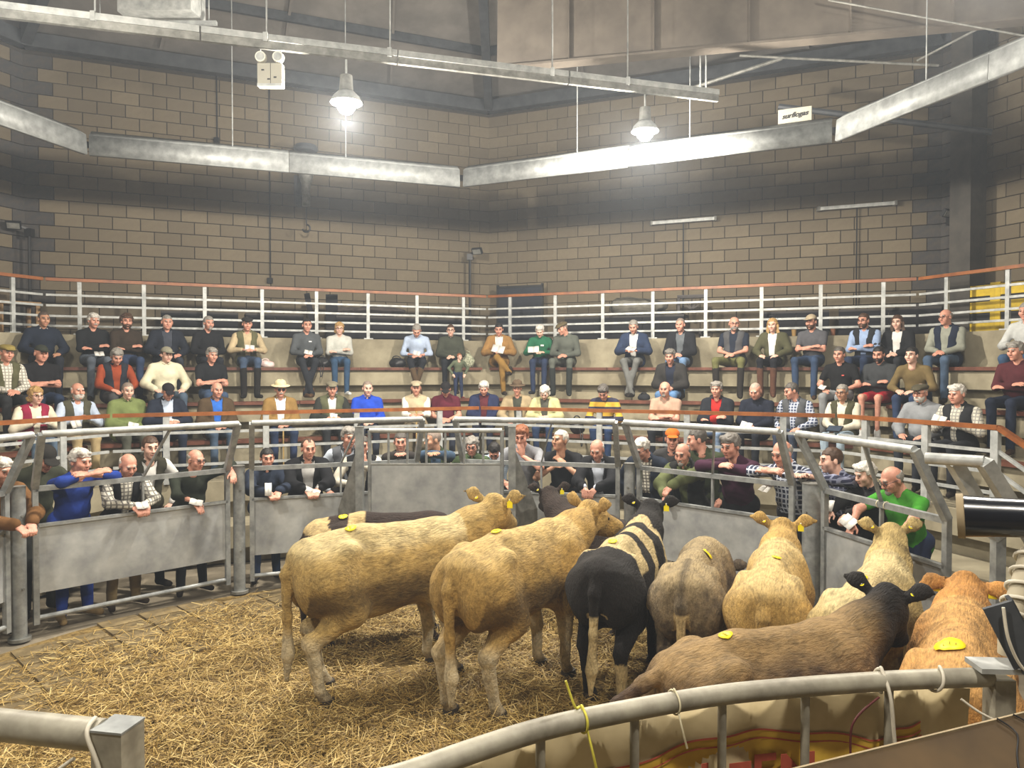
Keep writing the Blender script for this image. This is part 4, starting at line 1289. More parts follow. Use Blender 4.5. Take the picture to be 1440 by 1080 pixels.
    # --- trousers and shoes
    f = Field(0.03)
    f.cone(pel + fw(-.075, 0, .02), pel + fw(.075, 0, .02), .113+heavy*.4, .113+heavy*.4); f.cone(pel + fw(0, 0, .0), T(0, .01, .13), .11+heavy*.5, .115+heavy*.8)
    for i in (0, 1):
        f.cone(hips[i], kn[i], .088+heavy*.3, .064)
        if shorts: continue
        e = an[i] + fw(0, 0, -.015) if not boots else kn[i]*.55 + an[i]*.45
        f.cone(kn[i], e, .062, .050)
    if shorts:
        def cutk(X, Y, Z): return -(Y + .36)
        f.cuts.append(lambda X, Y, Z: (Y + .37))
    child('shorts' if shorts else 'trousers', f, fabric(trousers), rs, wr)
    for i in (0, 1):
        f = Field(0.02)
        f.cone(an[i] + fw(0, -.03, -.04), toe[i] + fw(0, .0, -.015), .042, .036); f.cone(an[i] + fw(0, -.02, -.03), an[i] + fw(0, -.01, .06), .046, .048)
        if boots: f.cone(an[i], kn[i]*.75 + an[i]*.25, .052, .062)
        zf = -drop if sit else 0.0
        f.cuts.append(lambda X, Y, Z, zf=zf: Z - zf)
        child('boot' if boots else 'shoe', f, cloth(shoes), rs)
    # --- garments, inner to outer
    for li, (nm, colr, kind) in enumerate(garments):
        inf = .004 + .017*li + (.006 if kind in ('jacket', 'coat') else 0)
        f = Field(0.035)
        trunk(f, inf)
        ai = .6*inf + (.004 if kind in ('jacket', 'coat', 'long') else 0)
        for i in (0, 1):
            if kind in ('long', 'jacket', 'coat', 'rolled'):
                t = .96 if kind != 'rolled' else .45
                f.cone(sh[i], el[i], .056+ai, .050+ai); f.cone(el[i], el[i] + (W[i]-el[i])*t, .050+ai, .037+ai)
            elif kind == 'tee':
                f.cone(sh[i], sh[i] + (el[i]-sh[i])*.62, .058+ai, .056+ai)
        if kind in ('gilet', 'jacket'):
            w0 = .035 if kind == 'gilet' else .045
            PT = np.array(pel)
            def cut(X, Y, Z, w0=w0):
                y, z = Y - PT[1], Z - PT[2]
                tz = z*ca - y*sa; tf = -y*ca - z*sa
                return np.maximum(np.abs(X) - (w0 + .11*np.clip(tz-.18, 0, 1)), np.maximum(.03 - tf, -1))
            f.cuts.append(cut)
        if kind == 'gilet':   # armholes
            for i in (0, 1):
                c = np.array(sh[i]) + np.array([(-1, 1)[i]*.030, 0, -.03])
                f.cuts.append(lambda X, Y, Z, c=c: np.sqrt((X-c[0])**2 + ((Y-c[1])*.9)**2 + ((Z-c[2])*.75)**2) - .066)
        o = child(nm, f, fabric(colr), rs, wr)
        if kind in ('jacket', 'coat', 'gilet') or nm in ('shirt', 'polo_shirt'):
            ring = []
            cR = .062 + .008*li
            for q in range(13):
                w = math.radians(40 + 280*q/12) if kind in ('jacket', 'gilet') or nm in ('shirt', 'polo_shirt') else math.radians(15 + 330*q/12)
                ring.append(T(cR*math.sin(w), cR*1.05*math.cos(w)*1.0 + .005, .515 + .012*li - .02*math.cos(w)))
            mb = MB(); mb.tube([Vector(v)*s for v in ring], .017*s, 7)
            cme = mesh_np('collar', np.array(mb.v), mb.f, True); link('collar', cme, fabric(colr), o).parent = o
    # --- head dress
    def onhead(name, key, m):
        o = link(name, head_tmpl(key), m, body); o.matrix_local = Matrix.Scale(s, 4) @ hm; 
        return o
    if hair[0] != 'bald':
        hmat = hair_mat(hair[1])
        if hair[0] == 'crop' and hair[1] in ('grey', 'white', 'darkgrey'): hmat = mat('hair_thin_' + hair[1], {'grey': '#85766a', 'white': '#b09a8b', 'darkgrey': '#57493f'}[hair[1]], 0.7, 0, scale=70, var=0.35)
        onhead('hair', hair[0], hmat)
    if hat: 
        o = onhead({'flat_cap': 'flat_cap', 'baseball': 'baseball_cap', 'brim_hat': 'brimmed_hat'}[hat[0]], hat[0], cloth(hat[1]))
    if beard: onhead('beard' if beard[0] != 'moustache' else 'moustache', beard[0], hair_mat(beard[1]))
    if glasses:
        o = link('glasses' if glasses != 'sun' else 'sunglasses', glasses_mesh(glasses in ('sun', 'up')), M_BLACK, body)
        o.matrix_local = Matrix.Scale(s, 4) @ hm @ (Matrix.Translation((0, .045, .085)) @ Matrix.Rotation(-0.9, 4, 'X') if glasses == 'up' else Matrix.Identity(4))
    BW = Matrix.Translation(base) @ Matrix.Rotation(rz, 4, 'Z') @ Matrix.Scale(s, 4)
    info = dict(W=[BW @ Vector(w) for w in W], head=BW @ Vector(hm.translation), M=BW, lab=label, rz=rz, T=T, el=el, Wl=W, body=body, s=s, RT=RT, sh=sh)
    if key: PEOPLE[key] = info
    if paper: 
        c = (info['W'][0] + info['W'][1])/2 if paper[0] == 'mid' else info['W'][0 if paper[0] == 'l' else 1]
        f_ = BW.to_3x3() @ Vector((0, -1, 0)); f_.normalize()
        sheet(c + f_*(.05 if not sit else .06) + Vector((0, 0, paper[3] if len(paper) > 3 else .03)), rz, paper[1], paper[2])
    return info
def sheet(c, rz, size, label, tilt=-35, roll=6):
    """a folded catalogue sheet: two leaves meeting at a fold"""
    w, h = size[0]*.85, size[1]*.85
    g = random.Random(label); tilt += g.uniform(-25, 20); roll += g.uniform(-22, 22)
    R = Matrix.Rotation(rz, 3, 'Z') @ Matrix.Rotation(math.radians(tilt), 3, 'X') @ Matrix.Rotation(math.radians(roll), 3, 'Y')
    root = empty('paper_sheet', c); tag(root, label, 'paper')
    for sx in (-1, 1):
        V = []
        for j in range(2):
            for i in range(4):
                x = sx*w/2*i/3; V.append(R @ Vector((x, -.010*math.sin(i/3*2.2) , (j-.5)*h)) + Vector(c))
        F = [(i, i+1, i+5, i+4) for i in range(3)]
        if sx < 0: F = [tuple(reversed(q)) for q in F]
        mb = MB(); mb.add(V, F); o = mb.build('leaf', M_PAPER, root, sharp=None)
        so = o.modifiers.new('thick', 'SOLIDIFY'); so.thickness = 0.002; so.offset = 0

# ------------------------------------------------------------------ who sits and stands where
def G(*a): return [tuple(x) for x in a]
J = '#2f3d58'      # jeans blue
# top terrace
person('man in navy jumper with a pale collar at the left end of the top bench', 60, 'T', G(('shirt', '#c9c4b6', 'tee'), ('jumper', '#1c2433', 'long')), '#23262e', hair=('crop', 'darkgrey'), skin='tan', arms='thighs', yaw=4)
person('white-haired man in black jumper and grey jeans, catalogue hanging from one hand', 130, 'T', G(('jumper', '#17191c', 'long')), '#59616b', hair=('full', 'white'), arms='cross', yaw=8, beard=('moustache', 'white'), paper=('l', (.16, .12), 'creased white catalogue hanging beside the grey-jeaned knee', -.12), legs='under')
person('bearded man with bushy dark hair in dark brown zip-neck jumper', 177, 'T', G(('jumper', '#33291f', 'long')), J, hair=('curly', 'brown'), beard=('beard', 'brown'), arms='cross', skin='ruddy')
person('grey-haired man in a bulky dark navy coat on the top bench', 234, 'T', G(('shirt', '#3b3f49', 'long'), ('coat', '#1a1f2a', 'jacket')), '#30343c', hair=('short', 'grey'), arms='thighs', heavy=.02, head='wide')
person('grey-bearded man in plain black jumper beside the olive gilet man', 292, 'T', G(('jumper', '#141519', 'long')), '#20232a', hair=('short', 'grey'), beard=('goatee', 'grey'), arms='lap', yaw=12)
person('man in dark flat cap and olive gilet over tan shirt sleeves', 347, 'T', G(('shirt', '#b8a684', 'long'), ('gilet', '#5b5a3f', 'gilet')), '#3f5068', '#1c1a18', hair=('crop', 'grey'), hat=('flat_cap', '#22211f'), arms='paper', boots=True, key='gil', paper=('mid', (.18, .12), 'white booklet held by the man in the dark flat cap'))
person('dark-haired man in charcoal sweatshirt with ankles crossed', 431, 'T', key='char', garments=G(('sweatshirt', '#4c5053', 'long')), trousers='#22252b', shoes='#4f3a28', hair=('crop', 'black'), arms='lap', yaw=6, legs='crossed', paper=('mid', (.16, .1), 'white slip held by the charcoal sweatshirt man'))
person('woman with short fair hair and glasses in pale grey hooded top, arms folded', 477, 'T', G(('hooded_top', '#b9bab2', 'long')), '#2f4a66', '#cfd2d0', hair=('bob', 'blond'), skin='pale', glasses='y', arms='cross', scale=.94)
person('man in light blue shirt with rolled sleeves bent over his notes', 586, 'T', G(('shirt', '#a9b8cf', 'rolled')), '#1d2027', '#54432f', hair=('short', 'grey'), pitch=42, lean=14, arms='lap', legs='crossed', boots=True, paper=('mid', (.15, .1), 'white notes on the lap of the light blue shirt man'))
person('woman in dark olive jacket and glasses seated behind the small child', 634, 'T', G(('shirt', '#232522', 'long'), ('jacket', '#3d4035', 'coat')), '#1d2026', hair=('bun', 'brown'), skin='pale', glasses='y', arms='lap', scale=.95)
person('man in tan jacket and white shirt sitting cross-legged with a newspaper', 702, 'T', G(('shirt', '#d6d3cb', 'long'), ('jacket', '#94703f', 'jacket')), '#8a6a33', '#2e2620', hair=('short', 'black'), pitch=18, arms='paper', legs='over', paper=('mid', (.28, .2), 'grey newsprint sheet read by the tan jacket man', .05))
person('woman with short white hair in bright green sweatshirt with a white logo', 760, 'T', G(('sweatshirt', '#1f5f42', 'long')), '#26324c', '#23252c', hair=('full', 'white'), skin='pale', pitch=30, arms='paper', scale=.95, key='green', paper=('l', (.24, .16), 'open white catalogue shared by the green sweatshirt woman', .05))
person('man in olive flat cap and grey-green jacket leaning to the woman in green', 797, 'T', G(('jacket', '#565a52', 'coat')), '#5d6159', '#262a28', hair=('crop', 'grey'), hat=('flat_cap', '#5c523a'), yaw=-38, pitch=22, lean=10, turn=-8, arms='lap', boots=True, knees=.05)
person('grey-haired man in open navy jacket and white shirt reading a tablet', 892, 'T', G(('shirt', '#dcdad4', 'long'), ('jacket', '#27344e', 'jacket')), '#6a6b68', '#231f1d', hair=('short', 'grey'), pitch=24, arms='paper', legs='crossed', paper=('mid', (.2, .14), 'grey card held by the open navy jacket man'))
person('close-cropped man in black jacket on the top bench above the dark jacket man', 958, 'T', G(('shirt', '#5a5f63', 'long'), ('jacket', '#1b1c21', 'jacket')), '#6884a6', hair=('crop', 'grey'), arms='lap', yaw=-4)
person('bald bearded man with glasses in grey gilet and khaki trousers', 1033, 'T', G(('t_shirt', '#1c2331', 'tee'), ('gilet', '#4a4a4c', 'gilet')), '#6a6a42', '#26221f', hair=('bald', 'grey'), beard=('beard', 'grey'), head='wide', glasses='y', arms='lap', heavy=.03, knees=.10, yaw=18, boots=True)
person('woman with long blond hair, olive jacket, white top and tall brown boots', 1088, 'T', G(('top', '#dedbd6', 'long'), ('jacket', '#4b4a33', 'jacket')), '#191a20', '#54382a', hair=('long', 'blond'), skin='pale', glasses='up', arms='thighs', boots=True, scale=.95)
person('bearded man in trucker cap and grey t-shirt, arms folded', 1143, 'T', G(('t_shirt', '#4e4e52', 'tee')), '#31425c', '#3a2a20', hair=('short', 'brown'), hat=('baseball', '#a99a80'), beard=('beard', 'brown'), arms='cross', yaw=-8, knees=.04, heavy=.01)
person('bearded man in black gilet over blue shirt sleeves, arms folded', 1217, 'T', G(('shirt', '#8fa3c4', 'long'), ('gilet', '#212327', 'gilet')), '#27344d', hair=('short', 'brown'), beard=('beard', 'brown'), glasses='y', arms='cross', yaw=-10)
person('woman with long brown hair in black coat and white top', 1264, 'T', G(('top', '#d9d6d0', 'long'), ('coat', '#1a1b1e', 'jacket')), '#26282c', hair=('long', 'brown'), skin='pale', arms='lap', scale=.95)
person('balding man with glasses in navy gilet over grey-green shirt', 1333, 'T', G(('shirt', '#8d8f82', 'long'), ('gilet', '#1d2536', 'gilet')), '#4a5d74', hair=('fringe', 'grey'), glasses='y', arms='lap', yaw=-14, heavy=.02)
person('man in pale shirt and blue jeans cut off at the right picture edge', 1446, 'T', G(('shirt', '#b7b9b6', 'long')), '#3c5573', '#4a3a2a', hair=('short', 'grey'), arms='paper', legs='under')
# second terrace
person('man in yellowish cap and olive gilet at the left picture edge', 6, 'M', G(('shirt', 'chk:#cfcabd:#8d8a80', 'long'), ('gilet', '#56553c', 'gilet')), '#2b2c2e', hair=('crop', 'grey'), hat=('flat_cap', '#8f7f45'), arms='lap', yaw=6)
person('big man in dark cap and black t-shirt, bare arms folded', 55, 'M', G(('t_shirt', '#17171a', 'tee')), '#26334a', hair=('crop', 'grey'), hat=('baseball', '#33362c'), head='wide', arms='cross', heavy=.05, yaw=6)
person('grey-haired man in rust jumper and navy gilet looking down', 160, 'M', G(('jumper', '#8f3f22', 'long'), ('gilet', '#22262f', 'gilet')), '#4b4b4c', hair=('full', 'grey'), pitch=30, arms='knees', heavy=.01, lean=10)
person('young man in cream jacket and pale cap on the second terrace', 232, 'M', G(('shirt', '#a9a795', 'long'), ('jacket', '#d5cfb2', 'coat')), '#4c5b6c', hair=('short', 'brown'), hat=('baseball', '#8a8673'), skin='pale', arms='thighs', yaw=10, knees=.05)
person('fair-haired man in black polo shirt, bare arms folded', 296, 'M', G(('polo_shirt', '#16181c', 'tee')), '#3a4c66', hair=('full', 'grey'), arms='cross', yaw=12)
person('man in dark brown-black jacket alone on the middle of the second terrace', 945, 'M', G(('jumper', '#1a2030', 'long'), ('jacket', '#2d2b29', 'jacket')), '#5c7fa8', hair=('full', 'salt'), pitch=14, arms='lap', lean=10)
person('man in black polo shirt with a small chest logo and pale grey trousers', 1183, 'M', G(('polo_shirt', '#141416', 'tee')), '#8d8f90', '#2b2b2d', key='polo', hair=('short', 'darkgrey'), arms='thighs', heavy=.01, yaw=-2, paper=('l', (.12, .1), 'crumpled grey slip held by the black polo shirt man'))
person('bearded young man in charcoal hoodie with lime sleeve print and red shorts', 1239, 'M', G(('hoodie', '#37393b', 'long')), '#a01f2b', '#d8d8d4', hair=('short', 'black'), beard=('beard', 'black'), glasses='up', arms='cross', heavy=.02, shorts=True, key='hoodie', pitch=14)
person('dark-haired young man in olive brown zip-neck jumper leaning forward', 1291, 'M', G(('jumper', '#6d5d3b', 'long')), '#2b3a56', hair=('short', 'black'), skin='pale', lean=20, arms='knees', pitch=2, yaw=-4)
person('grey-haired man in maroon jumper with folded arms at the right edge', 1434, 'M', G(('jumper', '#4b1f24', 'long')), '#1d2536', '#3a2a20', hair=('full', 'grey'), arms='cross', heavy=.03, yaw=-10)
# third terrace, behind the varnished rail
person('woman with curly grey-fair hair and glasses in raspberry gilet and cream jumper', 46, 'F', G(('jumper', '#d8cfb8', 'long'), ('gilet', '#8d2440', 'gilet')), '#5f7388', hair=('bob', 'blond'), skin='pale', glasses='y', arms='high', yaw=8, scale=.95, paper=('mid', (.18, .13), 'grey booklet held up by the raspberry gilet woman', .04))
person('bald man with white beard in olive gilet and light blue shirt', 106, 'F', G(('shirt', '#b6c3d6', 'long'), ('gilet', '#4b4a3a', 'gilet')), '#b09c74', hair=('fringe', 'white'), beard=('beard', 'white'), arms='high', yaw=8, pitch=2, paper=('l', (.14, .12), 'white paper tucked under the hand of the white-bearded gilet man', -.06))
person('thin grey man in green quilted jacket with beige collar', 177, 'F', G(('shirt', '#2e3326', 'long'), ('jacket', '#6f7b4a', 'coat')), '#55564c', hair=('crop', 'grey'), skin='pale', arms='lap', head='slim', paper=('mid', (.16, .1), 'white sheet on the knees of the green quilted jacket man'))
person('man in black cap with pink badge and open navy jacket', 233, 'F', G(('shirt', '#b9c6d8', 'long'), ('jacket', '#1e2534', 'jacket')), '#222a3c', hair=('crop', 'grey'), hat=('baseball', '#1f1c20'), pitch=28, arms='paper', key='pink', paper=('mid', (.18, .2), 'white catalogue held low by the man in the badge cap', -.03))
person('smiling bald man in brown jacket over bright blue t-shirt', 303, 'F', G(('t_shirt', '#2c63b8', 'tee'), ('jacket', '#4a3b29', 'jacket')), '#46586d', hair=('fringe', 'grey'), arms='lap', yaw=6)
person('man with white moustache in cream brimmed hat and tan jacket', 393, 'F', G(('shirt', '#d4d5d8', 'long'), ('jacket', '#8a6d3d', 'jacket')), '#26334f', hair=('crop', 'white'), hat=('brim_hat', '#d9cda4'), glasses='sun', beard=('moustache', 'white'), arms='lap', key='stick1', knees=.03)
person('man in grey flat cap with olive gilet over dark jacket', 466, 'F', G(('shirt', '#c9c9c4', 'long'), ('jacket', '#2b2d29', 'jacket'), ('gilet', '#55573f', 'gilet')), '#2a2c2f', hair=('crop', 'grey'), hat=('flat_cap', '#77715e'), arms='paper', paper=('mid', (.12, .09), 'white slip held by the grey flat cap man'))
person('grey cropped man in bright royal blue fleece', 516, 'F', G(('fleece', '#1d45b4', 'coat')), '#2d3340', hair=('crop', 'grey'), skin='pale', arms='lap', yaw=6)
person('man in beige flat cap and knitted slipover leaning on a stick', 585, 'F', G(('shirt', '#ddd9cc', 'rolled'), ('slipover', '#b5a687', 'none')), '#6b6250', hair=('crop', 'grey'), hat=('flat_cap', '#a89c82'), arms='stick', key='stick2')
person('man in maroon t-shirt and black cap looking down', 627, 'F', G(('t_shirt', '#571a2b', 'tee')), '#2a2f3c', hair=('crop', 'brown'), hat=('baseball', '#1c1a1c'), pitch=34, arms='lap')
person('white-haired man in navy jacket over a maroon shirt', 681, 'F', G(('shirt', '#56222a', 'long'), ('jacket', '#242c4c', 'jacket')), '#23283a', hair=('full', 'white'), pitch=26, arms='lap')
person('man in brown trilby and beige coat on the third terrace', 728, 'F', G(('jumper', '#3b3d33', 'long'), ('coat', '#a08f70', 'jacket')), '#3a3a38', hair=('crop', 'grey'), hat=('brim_hat', '#5d4d3c'), head='slim', arms='thighs', scale=.98)
person('woman with white hair in pale lime jacket bent over a sheet', 767, 'F', G(('jumper', '#4b4a41', 'long'), ('jacket', '#bdb98a', 'jacket')), '#2d3e5e', hair=('bob', 'white'), skin='pale', pitch=38, arms='paper', scale=.94, paper=('mid', (.18, .12), 'white sheet read by the pale lime jacket woman', -.02))
person('man in navy and yellow hooped rugby shirt with head bowed', 852, 'F', G(('rugby_shirt', 'hoop:#232238:#c9a030', 'long')), '#2b3f63', hair=('full', 'darkgrey'), pitch=40, lean=14, arms='lap')
person('bald man with grey goatee in pinkish beige t-shirt', 937, 'F', G(('t_shirt', '#ad8f7b', 'tee')), '#23262d', hair=('fringe', 'grey'), beard=('goatee', 'grey'), head='wide', arms='cross', heavy=.02)
person('grey-haired man in black jacket over a red shirt, arms folded', 1010, 'F', G(('shirt', '#a8231f', 'long'), ('jacket', '#1d2027', 'jacket')), '#8fa6c6', hair=('full', 'grey'), arms='cross', pitch=4)
person('stout bald man in navy jumper with a white leaflet', 1066, 'F', G(('jumper', '#171c2a', 'long')), '#22252c', hair=('crop', 'white'), head='wide', pitch=24, arms='lap', heavy=.03, paper=('l', (.2, .12), 'white leaflet held by the stout navy jumper man', .0))
person('man in grey gilet over navy checked shirt turned to his neighbour', 1120, 'F', G(('shirt', 'chk:#39435c:#aab0bd', 'long'), ('gilet', '#4d4f52', 'gilet')), '#3a4356', hair=('short', 'darkgrey'), yaw=-42, pitch=18, arms='thighs', heavy=.01)
person('short-haired man in olive waxed gilet over a cream shirt with a tablet', 1188, 'F', G(('shirt', '#d3ccb8', 'long'), ('gilet', '#45442f', 'gilet')), '#a9bccb', hair=('short', 'grey'), glasses='y', skin='tan', arms='lap', yaw=-2, scale=.97, key='tablet')
person('white-bearded man in olive flat cap and grey zip-neck jumper', 1300, 'F', G(('shirt', '#c8bda2', 'tee'), ('jumper', '#84878a', 'coat')), '#2b2f36', hair=('crop', 'white'), hat=('flat_cap', '#4b4636'), beard=('beard', 'white'), glasses='y', arms='thighs', yaw=-6, heavy=.01)
person('white-haired man in black padded gilet over pale checked shirt', 1352, 'F', G(('shirt', 'chk:#b7b3a4:#82807a', 'long'), ('gilet', '#232427', 'gilet')), '#2a2c30', hair=('full', 'white'), head='wide', arms='high', yaw=-8, heavy=.03, paper=('l', (.2, .13), 'white folded catalogue held by the black padded gilet man', .06))
# standing round the ring
person('white-haired man in brown jacket resting his arms on the hurdle at the left edge', -8, 'R', G(('shirt', '#7a6b55', 'long'), ('jacket', '#6e4d2c', 'coat')), '#26262a', hair=('full', 'white'), htop=650, arms='panel', d=.36)
person('man in dark cap and olive quilted jacket bowed behind the ring post', 52, 'R', G(('jacket', '#3c3f31', 'coat')), '#2a2c2a', hair=('crop', 'darkgrey'), hat=('baseball', '#24221f'), htop=632, arms='down', d=.85, pitch=35)
person('white-haired man in bright blue overalls with chin on folded arms', 103, 'R', G(('overalls', '#1f3a8a', 'rolled')), '#1f3a8a', '#8a7550', hair=('full', 'white'), htop=636, arms='rail', d=.34, yaw=14, heavy=.02)
person('elderly man in black waistcoat and checked shirt holding papers over the sheet', 172, 'R', G(('shirt', 'chk:#c6c2b4:#6f6c66', 'long'), ('waistcoat', '#1c1d20', 'gilet')), '#7f6f4e', '#3a3026', hair=('fringe', 'white'), skin='ruddy', htop=640, arms='panel', d=.36, pitch=26, paper=('mid', (.15, .12), 'folded paper held by the elderly waistcoat man', .0))
person('young brown-haired man in dark olive gilet standing behind the waistcoat man', 206, 'R', G(('shirt', '#d2d0ca', 'long'), ('gilet', '#39372a', 'gilet')), '#1f2125', hair=('short', 'brown'), skin='pale', htop=622, arms='down', d=.85)
person('balding man with glasses in dark green jumper, one arm slung over the rail', 268, 'R', G(('jumper', '#262b21', 'rolled')), '#191b1e', hair=('fringe', 'grey'), glasses='y', htop=636, arms='oneR', d=.36, yaw=22, pitch=12, heavy=.02, paper=('l', (.16, .1), 'folded white catalogue in the hand of the dark green jumper man', .0))
person('dark-haired young man in navy jacket with a rolled sheet', 373, 'R', G(('shirt', '#46413c', 'long'), ('jacket', '#232c3d', 'coat')), '#243552', '#201d1b', hair=('short', 'black'), htop=634, arms='panel', d=.36, scale=.97, paper=('l', (.09, .18), 'rolled white sheet held by the navy jacket young man', .03))
person('man with receding dark hair in black coat and white shirt', 431, 'R', G(('shirt', '#d7d6d3', 'long'), ('coat', '#141519', 'jacket')), '#1a1b1f', hair=('receding', 'brown'), htop=620, arms='panel', d=.36, yaw=6, heavy=.02, paper=('mid', (.2, .08), 'white card under the clasped hands of the black coat man', -.03))
person('grey-haired man in grey gilet standing behind the left screen post', 488, 'R', G(('shirt', '#c9d3df', 'long'), ('gilet', '#5d6065', 'gilet')), '#2a2c30', hair=('full', 'grey'), htop=606, arms='down', d=.72, yaw=14)
person('man in black waistcoat and cream shirt rubbing his face at the screen post', 508, 'R', G(('shirt', '#cfc9b8', 'long'), ('waistcoat', '#191a1d', 'gilet')), '#26262a', hair=('short', 'darkgrey'), htop=616, arms='face', d=.36)
person('smiling dark-haired man in charcoal shirt behind the screen bars', 563, 'R', G(('shirt', '#3a3634', 'long')), '#26262a', hair=('short', 'darkgrey'), htop=612, arms='rail', d=.60, scale=.98)
person('cropped man in blue hooded top looking sideways behind the screen bars', 613, 'R', G(('hooded_top', '#41566d', 'long'), ('gilet', '#3e4a36', 'gilet')), '#26262a', hair=('crop', 'grey'), skin='tan', htop=610, arms='rail', d=.60, yaw=-62)
person('person with grey fringed hair and glasses behind the screen bars', 664, 'R', G(('jacket', '#4a5a3c', 'coat')), '#26262a', hair=('bob', 'grey'), glasses='y', htop=618, arms='down', d=.74, pitch=16, scale=.97)
person('man in pale blue striped shirt bowing his dark head by the screen', 697, 'R', G(('shirt', 'chk:#c9d6e4:#a4b8cf:220', 'long')), '#26262a', hair=('short', 'black'), htop=625, arms='down', d=1.0, pitch=48)
person('young man with ginger-brown hair in grey t-shirt touching his nose', 735, 'R', G(('t_shirt', '#8f9196', 'tee')), '#26262a', hair=('full', 'ginger'), skin='ruddy', htop=600, arms='face', d=.38, pitch=16)
person('grey-haired man in black t-shirt gripping his collar', 791, 'R', G(('t_shirt', '#1b1c20', 'tee')), '#26262a', hair=('short', 'white'), skin='tan', htop=609, arms='collar', d=.40, yaw=-28, pitch=-4)
person('white-haired old man in black jacket looking down into the ring', 844, 'R', G(('shirt', '#c3cad6', 'long'), ('jacket', '#1b1c20', 'jacket')), '#26262a', hair=('fringe', 'white'), htop=619, arms='panel', d=.38, pitch=26)
person('white-haired man with glasses in navy jacket and tattersall shirt', 911, 'R', G(('shirt', 'chk:#d5d0c0:#5f5b55', 'long'), ('jacket', '#222a38', 'jacket')), '#26262a', hair=('full', 'white'), glasses='y', htop=620, arms='down', d=.66, yaw=-22, pitch=28)
person('bald man with goatee in olive green coat and black gilet pointing down', 966, 'R', G(('shirt', '#3f4b38', 'long'), ('coat', '#5d6440', 'coat'), ('gilet', '#1f201f', 'gilet')), '#26262a', hair=('fringe', 'darkgrey'), beard=('goatee', 'grey'), htop=626, arms='wide', d=.36, pitch=16, skin='ruddy')
person('man in orange cap standing behind the goatee man', 948, 'R', G(('jacket', '#3b3a3a', 'coat')), '#26262a', hair=('crop', 'brown'), hat=('baseball', '#c9661f'), htop=612, arms='down', d=1.15, yaw=20)
person('dark-haired man in green jacket seen in profile behind the purple jumper man', 990, 'R', G(('jacket', '#39402b', 'coat')), '#26262a', hair=('short', 'darkgrey'), htop=610, arms='down', d=.88, yaw=-58, pitch=12)
person('man in dark purple jumper with arms folded on the hurdle', 1036, 'R', G(('jumper', '#3c1b30', 'long')), '#26262a', hair=('full', 'salt'), htop=613, arms='rail', d=.36, yaw=-8, pitch=14, heavy=.02)
person('bald man in navy and white checked shirt leaning on the hurdle with a sheet', 1112, 'R', G(('shirt', 'chk:#1f2740:#b9c0cd:120', 'rolled')), '#26262a', hair=('fringe', 'grey'), htop=622, arms='rail', d=.36, yaw=-10, pitch=20, heavy=.02, paper=('mid', (.14, .18), 'white sheet held low by the checked shirt man', -.16))
person('young brown-haired man in dark checked shirt with chin on his forearm', 1181, 'R', G(('shirt', 'chk:#262a44:#7c8198:140', 'rolled')), '#26262a', hair=('short', 'brown'), skin='pale', htop=638, arms='rail', d=.60, yaw=-34, pitch=8)
person('white-haired person in black jacket holding papers over the sheet', 1228, 'R', G(('jacket', '#1e1e1f', 'coat')), '#26262a', hair=('full', 'white'), skin='pale', htop=656, arms='panel', d=.60, yaw=-20, pitch=18, scale=.97, paper=('l', (.16, .14), 'white papers held by the white-haired black jacket person', .05))
person('bald man with glasses in bright green t-shirt with a paper', 1272, 'R', G(('t_shirt', '#3f8a2a', 'tee')), '#26304a', hair=('fringe', 'grey'), beard=('goatee', 'grey'), glasses='y', htop=661, arms='reach', d=.42, yaw=-14, pitch=26, heavy=.03, paper=('l', (.2, .14), 'white sheet held by the bright green t-shirt man', .02))

# small child standing in front of the woman in olive
person('small red-haired child in grey-green jumper standing before the top bench', 645, 'C', G(('jumper', '#5c6450', 'long')), '#26304a', '#6b2d2a', hair=('short', 'ginger'), skin='pale', yaw=25, pitch=0, scale=.50, arms='down', turn=15)

# ================================================================== cattle
def coat_mat():
    m, nt, nd, lk, bs = new_mat('coat')
    at = N(nt, 'ShaderNodeAttribute'); at.attribute_name = 'coat'
    f = noise(nt, 46, 3, 0.6, stretch=(0.45, 1.6, 0.7))
    g = noise(nt, 9, 3, 0.6)
    v = N(nt, 'ShaderNodeMath', operation='ADD'); lk.new(f, v.inputs[0]); lk.new(g, v.inputs[1])
    k = ramp(nt, v.outputs[0], [(0.38, 0.62), (0.62, 1.14)])
    mm = nt.nodes.new('ShaderNodeMix'); mm.data_type = 'RGBA'; mm.blend_type = 'MULTIPLY'; mm.inputs[0].default_value = 1.0
    half = N(nt, 'ShaderNodeMath', operation='MULTIPLY'); half.inputs[1].default_value = 0.5; lk.new(v.outputs[0], half.inputs[0])
    k = ramp(nt, half.outputs[0], [(0.36, 0.52), (0.60, 1.15)])
    lk.new(at.outputs['Color'], mm.inputs[6]); lk.new(k, mm.inputs[7])
    lk.new(mm.outputs[2], bs.inputs['Base Color'])
    bs.inputs['Roughness'].default_value = 0.75; bs.inputs['Specular IOR Level'].default_value = 0.25
    bs.inputs['Sheen Weight'].default_value = 0.04; bs.inputs['Sheen Roughness'].default_value = 0.5
    h = noise(nt, 60, 4, 0.65, stretch=(0.35, 1.6, 0.7))
    bump(nt, bs, h, 0.95, 0.022)
    return m
M_COAT = coat_mat()
M_HOOF = mat('hoof', '#3a332b', 0.6, 0, scale=20, var=0.4)
M_MUZ = mat('muzzle', '#b58d77', 0.45, 0, scale=20, var=0.2); M_MUZ_D = mat('muzzle_dark', '#2a2422', 0.45, 0, scale=20, var=0.2)
def mixc(a, b, t): return a*(1-t[:, None]) + b*t[:, None]
def sstep(x, a, b):
    t = np.clip((x-a)/(b-a), 0, 1); return t*t*(3-2*t)

